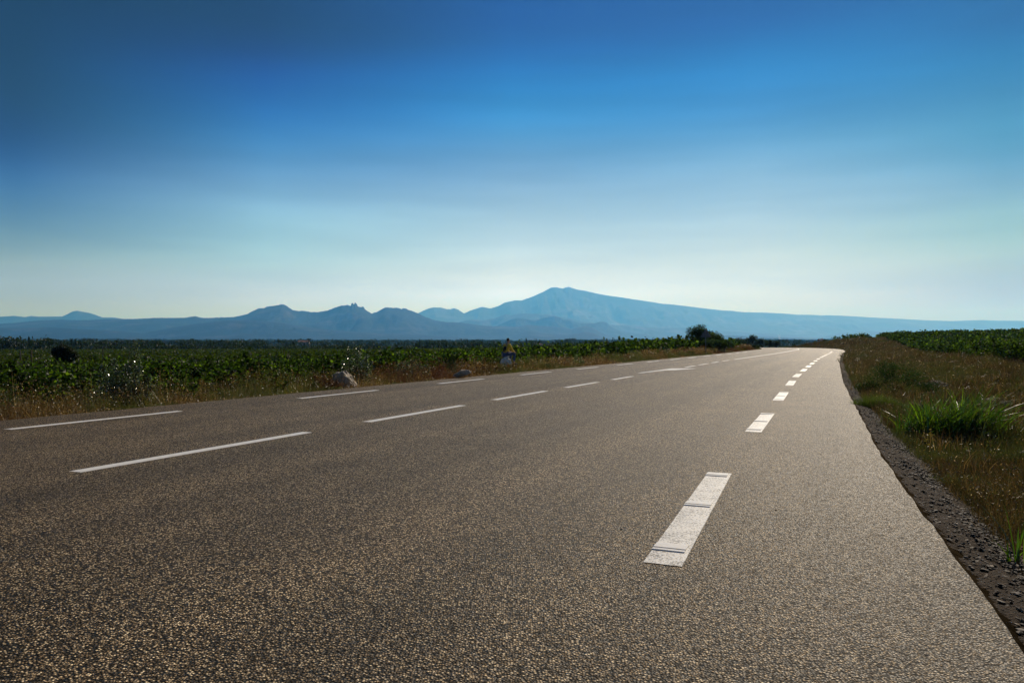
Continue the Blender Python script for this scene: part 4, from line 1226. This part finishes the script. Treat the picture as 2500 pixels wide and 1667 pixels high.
for i, (px, yt, w, lb) in enumerate([(1808, 826, 30, "leftmost low tree of the thicket beyond the road bend"), (1838, 818, 24, "tallest tree of the thicket beyond the road bend"),
        (1826, 825, 22, "tree pressed against the left of the tallest one in the thicket"), (1860, 825, 24, "tree right of the tallest one in the thicket"), (1877, 829, 18, "small tree near the right end of the thicket"),
        (1895, 832, 20, "rightmost low tree of the thicket beyond the road bend")]):
    Z = 212 + 3 * (i % 3); X = at(px, Z); zb = max(land1(X, Z) - .6, -1.5)
    tree("broad_tree", lb, "tree", X, Z, (px_z(yt, Z) - zb) * 1.12, w * 1.5 / 1850 * Z, 'round', 1500, .26, [(.035, .045, .018), (.045, .055, .022)], seed=i + 1, own_mesh=True, group="trees of the thicket beyond the bend", z=zb)
tree("shrub", "low round shrub at the left road edge just before the bend", "shrub", at(1843, 121), 121, .95, 1.7, 'round', 900, .12, [(.03, .045, .015)], seed=4, own_mesh=True)
for i, (px, yt, w, Z, lb) in enumerate([(2014, 825.5, 10, 205, "small dark tree beside the roof on the rise"), (1990, 838, 8, 190, "yellow green shrub on the brown bank below the roof"),
        (1940, 835.5, 6, 215, "small dark shrub at the left end of the brown bank"), (2124, 819, 9, 185, "dark squarish shrub at the left end of the right vineyard")]):
    X = at(px, Z); zb = land1(X, Z) - .1
    tree("shrub", lb, "shrub", X, Z, max(px_z(yt, Z) - zb, .8), w / 1850 * Z * 1.2, 'round', 700, .16, [(.035, .05, .015)] if i != 1 else [(.07, .09, .02)], seed=i + 7, own_mesh=True, z=zb)

# ------------------------------------------------------------------ posts in the vineyard
for px, yt, yb, Z, lb in [(49.7, 856, 867, 88, "short dark post near the left edge of the green vineyard"), (76.5, 854.5, 875, 74, "taller dark post left of the round bush"),
        (251, 845, 871, 82, "thin pole standing over the vines right of the round bush"), (316, 856, 874, 80, "thin pole among the vines above the tall glinting shrub"),
        (693.6, 855, 868, 90, "thin dark post in the vineyard below the farm cypresses"), (824, 853, 864, 96, "thin dark post left of the three tipped shrub")]:
    X = at(px, Z); zb = land1(X, Z)
    H = px_z(yt, Z) - zb
    w = .035 if "thin" in lb else .07
    v, f = tube([(0, 0, -.2), (.01, 0, H * .5), (.0, 0, H - .02), (0, 0, H)], [w, w * .95, w * .9, w * .5], 7)
    tag(link("vineyard_post", py_mesh("post", v, f), M_bark), lb, "post", "posts in the left vineyard").location = (X, Z, zb)

# ------------------------------------------------------------------ stones
def rock_mesh(g, dims, sub=4, rough=.22, freq=2.2, cuts=7):
    bm = bmesh.new()
    bmesh.ops.create_icosphere(bm, subdivisions=sub, radius=1.0)
    off_ = Vector(g.uniform(-50, 50, 3))
    planes = [(Vector(rand_dirs(1, g)[0]), g.uniform(.62, .9)) for _ in range(cuts)]
    for v in bm.verts:
        p = v.co.copy()
        for nrm, dd in planes:
            k = p.dot(nrm) - dd
            if k > 0: p -= nrm * k * .85
        p *= 1 + rough * (mnoise.fractal(p * freq + off_, .9, 2.1, 5))
        v.co = Vector((p.x * dims[0], p.y * dims[1], p.z * dims[2]))
    me = bpy.data.meshes.new("rock"); bm.to_mesh(me); bm.free()
    for p in me.polygons: p.use_smooth = False
    return me
def boulder(px, Z, dims, label, seed, tilt=(0, 0, 0), dz=0.0):
    x = at(px, Z)
    me = rock_mesh(np.random.default_rng(seed), dims)
    o = link("boulder", me, M_stone)
    o.location = (x, Z, land1(x, Z) + dz); o.rotation_euler = tilt
    return tag(o, label, "boulder")
# big boulder: a slab humped at the left that runs down to the right
me = rock_mesh(np.random.default_rng(7), (.54, .38, .31), 5, .24)
for v in me.vertices:
    x = v.co.x
    v.co.z += .10 - .80 * max(x + .06, 0) - .25 * max(-x - .30, 0)
    v.co.x += .12 * max(-v.co.z, 0)
o = link("boulder", me, M_stone); bx = at(845, 22.6); o.location = (bx, 22.6, land1(bx, 22.6) + .13); o.rotation_euler = (R(-8), R(6), R(-10))
tag(o, "big pale limestone boulder sloping down to the right on the left verge", "boulder")
boulder(1128, 27.3, (.34, .22, .12), "low pale rock half buried in the brown grass left of the seated person", 12, (0, R(-12), 0), .16)
SX, SZ = at(1234, 34.2), 34.2
seat_rock = boulder(1234, 34.0, (.27, .27, .40), "white rough boulder under the seated person", 14, dz=.42)
seat_rock.data.materials.clear(); seat_rock.data.materials.append(principled('white_limestone', (.72, .69, .62), .8, .3, bump=1.0, bscale=9, vary=.3, vscale=6))
# stones of the right-hand bank
for i, (px, Z, d_, lb) in enumerate([(2247, 27.5, (.50, .26, .12), "flat grey rock heap on the dry bank left of the right vineyard"), (2285, 24.5, (.24, .15, .06), "flat rock with a pale edge right of the grey rock heap"),
        (2425, 16.8, (.32, .22, .13), "greyish rock pile in the brown grass above the reed clump"), (2452, 16.0, (.16, .12, .09), "small stone at the right end of the greyish rock pile"),
        (2484, 12.6, (.15, .12, .10), "pale pointed stone at the right side behind the reed clump"), (2085, 55, (.5, .3, .14), "pale stony lump on the bank by the road bend")]):
    boulder(px, Z, d_, lb, 20 + i, (0, R(8), R(20 * i)), -.01)

def scatter_stones(n, fs_, size0, size1, label, palette, sub=1, matname="gravel_stone"):
    """many small angular stones as one heap of gravel"""
    bm = bmesh.new(); bmesh.ops.create_icosphere(bm, subdivisions=1, radius=1.0)
    tv = np.array([v.co[:] for v in bm.verts]); tf = np.array([[v.index for v in f.verts] for f in bm.faces]); bm.free()
    pts = fs_(n)
    n = len(pts)
    sz = size0 + (size1 - size0) * rng.random(n) ** 3
    V = tv[None] * (1 + rng.uniform(-.35, .25, (n, len(tv), 1)))
    V = V * (sz[:, None, None] * np.stack([rng.uniform(.7, 1.6, n), rng.uniform(.7, 1.4, n), rng.uniform(.35, .8, n)], 1)[:, None, :])
    th = rng.uniform(0, 6.28, n); c_, s_ = np.cos(th), np.sin(th)
    x = V[..., 0] * c_[:, None] - V[..., 1] * s_[:, None]; y = V[..., 0] * s_[:, None] + V[..., 1] * c_[:, None]
    V = np.stack([x, y, V[..., 2] + x * rng.uniform(-.5, .5, (n, 1))], -1) + pts[:, None, :]
    F_ = (tf[None] + (np.arange(n) * len(tv))[:, None, None]).reshape(-1)
    C = np.repeat(mixcol(n, palette, .35), len(tv), 0)
    me = np_mesh("stones", V.reshape(-1, 3), np.full(n * len(tf), 3), F_, C)
    o = link("gravel", me, M_gravel)
    tag(o, label, "gravel", kind="stuff")
m, n, l = new_mat("gravel_stone")
o_ = n.new("ShaderNodeOutputMaterial"); b_ = n.new("ShaderNodeBsdfPrincipled"); a_ = n.new("ShaderNodeAttribute"); a_.attribute_name = "col"
b_.inputs["Roughness"].default_value = .75; b_.inputs["Specular IOR Level"].default_value = .2
l.new(a_.outputs["Color"], b_.inputs["Base Color"]); l.new(b_.outputs[0], o_.inputs[0]); M_gravel = m
def edge_pts(n):
    s = 1.5 + 34 * rng.random(n) ** 1.7
    d = np.where(rng.random(n) < .7, np.clip(rng.normal(.47, .11, n), .08, .8), rng.uniform(.05, .6, n))
    d = d * shw(s)
    x, y = to_world(s, edge_r(s) + d)
    z = np.maximum(road_z(s) + np.interp(d / shw(s), off, hz), land_z(x, y))
    return np.stack([x, y, z + .004], 1)
scatter_stones(26000, edge_pts, .003, .019, "loose broken stones along the outer side of the right shoulder", [(.07, .050, .033), (.045, .032, .021), (.15, .115, .08), (.028, .020, .014)])
def bank_pts(n):
    k = rng.integers(0, 5, n)
    cs = np.array([(at(2250, 27), 27, .7), (at(2290, 24), 24, .6), (at(2430, 16.5), 16.5, .5), (at(2160, 60), 60, 2.0), (at(2130, 75), 75, 2.5)])
    x = cs[k, 0] + rng.normal(0, 1, n) * cs[k, 2]; y = cs[k, 1] + rng.normal(0, 1, n) * cs[k, 2] * 1.2
    return np.stack([x, y, land_z(x, y) + .02], 1)
scatter_stones(1200, bank_pts, .012, .07, "pale stones strewn in patches over the dry bank on the right", [(.14, .115, .09), (.09, .07, .055), (.22, .18, .145)])
def road_pts(n):
    s = 3 + 20 * rng.random(n); p = -11 + 11.5 * rng.random(n)
    x, y = to_world(s, p)
    return np.stack([x, y, np.full(n, .004)], 1)
scatter_stones(60, road_pts, .004, .009, "a few dark specks of grit lying on the asphalt", [(.03, .028, .025)])

# ------------------------------------------------------------------ triangular road sign seen from behind
sx, sy = at(1723, 74.2), 74.2
t = empty("road_sign", (sx, sy, land1(sx, sy)), -PHI)
tag(t, "triangular road sign on a post, seen from its dark back, at the left road edge", "road sign")
zb = land1(sx, sy)
top = 2.66 - zb
v, f = tube([(0, 0, -.3), (0, 0, top - .08)], [.04, .04], 12)
link("post", py_mesh("post", v, f), M_steel, t)
def tri(w, y0, y1, zc):
    """rounded triangle plate, point up, w wide"""
    hgt = w * .866
    cs = [(-w / 2 + .05, zc + .04), (w / 2 - .05, zc + .04), (0, zc + hgt - .07)]
    pts = []
    for (cx, cz), a0 in zip(cs, (150, 270, 30)):
        for k in range(6):
            a_ = R(a0 + k * 24)
            pts.append((cx + .045 * math.cos(a_), cz + .045 * math.sin(a_)))
    n_ = len(pts)
    vs = [(x_, y0, z_) for x_, z_ in pts] + [(x_, y1, z_) for x_, z_ in pts]
    fs = [tuple(range(n_)), tuple(reversed(range(n_, 2 * n_)))] + [(i, i + n_, (i + 1) % n_ + n_, (i + 1) % n_) for i in range(n_)]
    return vs, fs
zt = 1.72 - zb
v, f = tri(1.0, .045, .075, zt)
pn = link("sign_panel", py_mesh("panel", v, f, False), principled("sign_back", (.13, .135, .14), .6, .3, vary=.15, vscale=3), t)
v, f = tri(.98, .078, .081, zt + .01)
link("red_border", py_mesh("border", v, f, False), principled("red_sheet", (.5, .03, .03), .4), pn)
v, f = tri(.76, .084, .087, zt + .07)
link("white_field", py_mesh("white", v, f, False), principled("white_sheet", (.75, .75, .73), .4), pn)
v, f = join_data([box_data(-.26, .26, .036, .046, zt + .22, zt + .27), box_data(-.10, .10, .036, .046, zt + .56, zt + .61)])
link("bracket", py_mesh("bracket", v, f, False), M_steel, t)

# ------------------------------------------------------------------ the person sitting on the white boulder
def skin_obj(name, pts, edges, radii, mat, parent, root=0, sub=2):
    me = bpy.data.meshes.new(name)
    me.from_pydata(pts, edges, []); me.update()
    o = link(name, me, mat, parent)
    md = o.modifiers.new("skin", 'SKIN'); md.use_smooth_shade = True
    o.modifiers.new("sub", 'SUBSURF').levels = sub
    o.modifiers["sub"].render_levels = sub
    if not me.skin_vertices: me.skin_vertices.new(name="")
    for i, r_ in enumerate(radii):
        r2 = r_ if isinstance(r_, tuple) else (r_, r_)
        me.skin_vertices[0].data[i].radius = r2
        me.skin_vertices[0].data[i].use_root = (i == root)
    return o
M_skin = principled("skin", (.42, .25, .17), .6, .3)
M_jacket = principled("yellow_top", (.80, .52, .05), .8, .2, vary=.2, vscale=9)
M_dark_cloth = principled("dark_cloth", (.03, .028, .03), .9, .1)
M_jeans = principled("blue_denim", (.05, .085, .17), .85, .2, vary=.2, vscale=30)
M_hair = principled("dark_hair", (.02, .015, .012), .6, .3)
gz = land1(SX, SZ)
per = empty("person", (SX, SZ + .06, gz), R(42))
tag(per, "person in yellow and dark top and blue trousers sitting on a white boulder", "person")
SE = .80          # height of the boulder's top
# body: one continuous figure; +x is where the person faces
J = {'pel': (0, 0, SE + .09), 'bel': (.02, 0, SE + .24), 'che': (.07, 0, SE + .42), 'nkb': (.12, 0, SE + .54), 'nk': (.145, 0, SE + .59), 'hd': (.165, 0, SE + .66), 'hd2': (.175, 0, SE + .75)}
names = list(J)
pts = [J[k] for k in names]
edges = [(0, 1), (1, 2), (2, 3), (3, 4), (4, 5), (5, 6)]
radii = [(.15, .11), (.13, .095), (.15, .105), (.07, .065), (.05, .05), (.078, .068), (.072, .06)]
def add(parent_i, p, r_):
    pts.append(p); radii.append(r_); edges.append((parent_i, len(pts) - 1)); return len(pts) - 1
for sgn in (1, -1):
    sh_ = add(2, (.10, sgn * .17, SE + .49), .058)
    el_ = add(sh_, (.20, sgn * .23, SE + .25), .042)
    wr_ = add(el_, (.40, sgn * .13, SE + .19), .028)
    pm_ = add(wr_, (.475, sgn * .11, SE + .165), .034)
    hp_ = add(0, (.06, sgn * .10, SE + .07), .085)
    kn_ = add(hp_, (.43, sgn * .13, SE + .09), .058)
    an_ = add(kn_, (.40, sgn * .13, SE - .32), .036)
    add(an_, (.54, sgn * .14, SE - .37), .032)
body = skin_obj("person_body", pts, edges, radii, M_skin, per)
# fingers, curled over the knees
fv = []
for sgn in (1, -1):
    for k in range(4):
        y0_ = sgn * (.085 + .018 * k); L_ = (.06, .07, .066, .052)[k]
        fv.append(tube([(.49, y0_, SE + .165), (.49 + L_ * .55, y0_, SE + .16), (.49 + L_ * .9, y0_, SE + .135), (.49 + L_ * .95, y0_, SE + .115)], [.009, .0085, .008, .006], 6))
    fv.append(tube([(.455, sgn * .09, SE + .17), (.475, sgn * .065, SE + .16), (.50, sgn * .055, SE + .145)], [.011, .010, .008], 6))
link("fingers", py_mesh("fingers", *join_data(fv)), M_skin, per)
# face
vs, fs = join_data([tube([(.235, 0, SE + .725), (.262, 0, SE + .70), (.24, 0, SE + .69)], [.008, .014, .008], 6),
                    tube([(.232, -.025, SE + .665), (.238, 0, SE + .664), (.232, .025, SE + .665)], [.004, .006, .004], 6),
                    tube([(.17, .070, SE + .70), (.165, .082, SE + .715), (.16, .074, SE + .735)], [.010, .014, .010], 6),
                    tube([(.17, -.070, SE + .70), (.165, -.082, SE + .715), (.16, -.074, SE + .735)], [.010, .014, .010], 6)])
link("face", py_mesh("face", vs, fs), M_skin, per)
vs, fs = join_data([tube([(.232, s_ * .03, SE + .735), (.24, s_ * .03, SE + .735)], [.010, .006], 8) for s_ in (1, -1)])
link("eyes", py_mesh("eyes", vs, fs), M_dark_cloth, per)
# clothing
tp = [J['bel'], (.05, 0, SE + .34), J['che'], J['nkb'], (.02, 0, SE + .14)]
te = [(0, 1), (1, 2), (2, 3), (0, 4)]
tr_ = [(.15, .112), (.155, .115), (.165, .12), (.085, .075), (.155, .118)]
for sgn in (1, -1):
    for a_, b2 in (((.10, sgn * .175, SE + .49), .072), ((.205, sgn * .235, SE + .25), .056), ((.385, sgn * .14, SE + .195), .044)):
        tp.append(a_); tr_.append(b2)
n0 = 5
te += [(2, 5), (5, 6), (6, 7), (2, 8), (8, 9), (9, 10)]
skin_obj("jacket", tp, te, tr_, M_jacket, per, root=1)
vst = [(.0, 0, SE + .15), (.02, 0, SE + .26), (.035, 0, SE + .38), (.06, 0, SE + .47)]
skin_obj("dark_vest", vst, [(0, 1), (1, 2), (2, 3)], [(.160, .126), (.157, .12), (.160, .118), (.10, .08)], M_dark_cloth, per)
pp_ = [(0, 0, SE + .11)]; pe = []; pr_ = [(.165, .125)]
for sgn in (1, -1):
    q = len(pp_)
    pp_ += [(.07, sgn * .10, SE + .08), (.43, sgn * .13, SE + .10), (.40, sgn * .13, SE - .25)]
    pr_ += [.10, .074, .058]
    pe += [(0, q), (q, q + 1), (q + 1, q + 2)]
skin_obj("trousers", pp_, pe, pr_, M_jeans, per)
for sgn in (1, -1):
    skin_obj("shoe", [(.37, sgn * .13, SE - .36), (.47, sgn * .135, SE - .365), (.58, sgn * .14, SE - .375)], [(0, 1), (1, 2)], [(.045, .05), (.042, .042), (.036, .03)], M_dark_cloth, per)
skin_obj("hair", [(.13, 0, SE + .66), (.14, 0, SE + .75), (.165, 0, SE + .79), (.20, 0, SE + .785)], [(0, 1), (1, 2), (2, 3)], [(.075, .05), (.082, .07), (.078, .05), (.055, .03)], M_hair, per)

# ------------------------------------------------------------------ small buildings and cars in the plain
M_wall = principled("pale_render", (.42, .36, .30), .9, .2, vary=.12, vscale=.7)
M_roof = principled("clay_tiles", (.30, .15, .10), .9, .2, vary=.25, vscale=1.2)
M_win = principled("dark_window", (.03, .035, .04), .2, .5)
def house(px, Z, w, d_, h, rh, label, rz=0.0, pink=None, dz=0):
    X = at(px, Z)
    t = empty("farm_house", (X, Z, land1(X, Z) + dz), rz); tag(t, label, "house")
    v, f = box_data(-w / 2, w / 2, -d_ / 2, d_ / 2, -1.0, h)
    link("wall", py_mesh("wall", v, f, False), pink or M_wall, t)
    o = .35
    vs = [(-w / 2 - o, -d_ / 2 - o, h - .1), (w / 2 + o, -d_ / 2 - o, h - .1), (w / 2 + o, d_ / 2 + o, h - .1), (-w / 2 - o, d_ / 2 + o, h - .1), (-w / 2 - o, 0, h + rh), (w / 2 + o, 0, h + rh)]
    rf = link("roof", py_mesh("roof", vs, [(0, 1, 5, 4), (3, 4, 5, 2), (0, 4, 3), (1, 2, 5), (0, 3, 2, 1)], False), M_roof, t)
    v, f = box_data(w * .25, w * .25 + .6, -.3, .3, h + rh * .5, h + rh + .8)
    link("chimney", py_mesh("chimney", v, f, False), M_wall, rf)
    for k in (-.3, .0, .3):
        v, f = box_data(w * k - .4, w * k + .4, -d_ / 2 - .03, -d_ / 2 + .02, h * .4, h * .75)
        link("window", py_mesh("window", v, f, False), M_win, t)
house(1309, 480, 6.0, 5, 2.5, .9, "low pinkish farm building beyond the vines right of the seated person", .5, principled("pink_render", (.5, .34, .28), .9))
house(2004, 900, 6.0, 6, 7.0, 1.9, "house of which only the pinkish roof shows above the right hand rise", .2)
house(742, 980, 14, 9, 5, 2, "pale farmhouse among far trees by the umbrella pine", .2)

def car(px, Z, label, colr, rz):
    X = at(px, Z)
    t = empty("parked_car", (X, Z, land1(X, Z)), rz); tag(t, label, "car", "cars parked at the far end of the green field")
    prof = [(-2.0, .3), (-2.05, .75), (-1.85, .95), (-1.3, 1.0), (-.8, 1.42), (.8, 1.45), (1.45, 1.02), (2.0, .9), (2.1, .55), (2.05, .3)]
    n_ = len(prof)
    vs = [(a_, -.82 + (.12 if b2 > 1.1 else 0), b2) for a_, b2 in prof] + [(a_, .82 - (.12 if b2 > 1.1 else 0), b2) for a_, b2 in prof]
    fs = [tuple(range(n_)), tuple(reversed(range(n_, 2 * n_)))] + [(i, i + n_, (i + 1) % n_ + n_, (i + 1) % n_) for i in range(n_)]
    link("body", py_mesh("body", vs, fs, False), principled("car_paint", colr, .3, .6), t)
    v, f = join_data([box_data(-.75, .75, s_ * .79 - .02 if s_ < 0 else .77, -.77 if s_ < 0 else .81, 1.05, 1.34) for s_ in (-1, 1)])
    link("side_window", py_mesh("glass", v, f, False), M_win, t)
    for a_ in (-1.3, 1.3):
        for s_ in (-1, 1):
            v, f = tube([(a_, s_ * .70, .32), (a_, s_ * .86, .32)], [.32, .32], 14)
            link("wheel", py_mesh("wheel", v, f), M_dark_cloth, t)
car(1049, 346, "pale grey blue parked car, left of the two by the conical tree", (.45, .5, .55), R(75))
car(1070, 346, "white parked car with a bright glint, right of the two by the conical tree", (.75, .75, .72), R(60))

# smoke rising from a field fire far across the plain
bm = bmesh.new(); bmesh.ops.create_cone(bm, cap_ends=True, segments=16, radius1=4, radius2=10, depth=44)
for v in bm.verts:
    pass
me = bpy.data.meshes.new("smoke"); bm.to_mesh(me); bm.free()
m, n, l = new_mat("thin_smoke")
o_ = n.new("ShaderNodeOutputMaterial"); pv = n.new("ShaderNodeVolumePrincipled")
pv.inputs["Color"].default_value = (.9, .9, .9, 1); pv.inputs["Density"].default_value = .012
tcs = n.new("ShaderNodeTexCoord"); sps = n.new("ShaderNodeSeparateXYZ"); mrs = n.new("ShaderNodeMapRange")
mrs.inputs[1].default_value = -20; mrs.inputs[2].default_value = 20; mrs.inputs[3].default_value = .022; mrs.inputs[4].default_value = .001
l.new(tcs.outputs["Object"], sps.inputs[0]); l.new(sps.outputs[2], mrs.inputs[0]); l.new(mrs.outputs[0], pv.inputs["Density"])
l.new(pv.outputs[0], o_.inputs["Volume"])
sm = link("smoke", me, m); X0 = at(1903, 4200); sm.location = (X0, 4200, land1(X0, 4200) + 24); sm.rotation_euler = (0, R(-8), 0)
tag(sm, "thin plume of pale smoke rising from the far plain", "smoke", kind="stuff")

# ------------------------------------------------------------------ haze: one closed box of thin bluish air
v, f = box_data(-60000, 60000, -3000, 50000, -120, 2010)
m, n, l = new_mat("air")
o_ = n.new("ShaderNodeOutputMaterial"); pv = n.new("ShaderNodeVolumePrincipled")
pv.inputs["Color"].default_value = (.11, .425, .96, 1)
pv.inputs["Absorption Color"].default_value = (1, 1, 1, 1)
pv.inputs["Density"].default_value = 6.2e-5
pv.inputs["Anisotropy"].default_value = 0.36
l.new(pv.outputs[0], o_.inputs["Volume"])
hz_o = link("haze", py_mesh("haze", v, f, False), m)
tag(hz_o, "blue haze in the air over the plain and hills", "haze", kind="stuff")
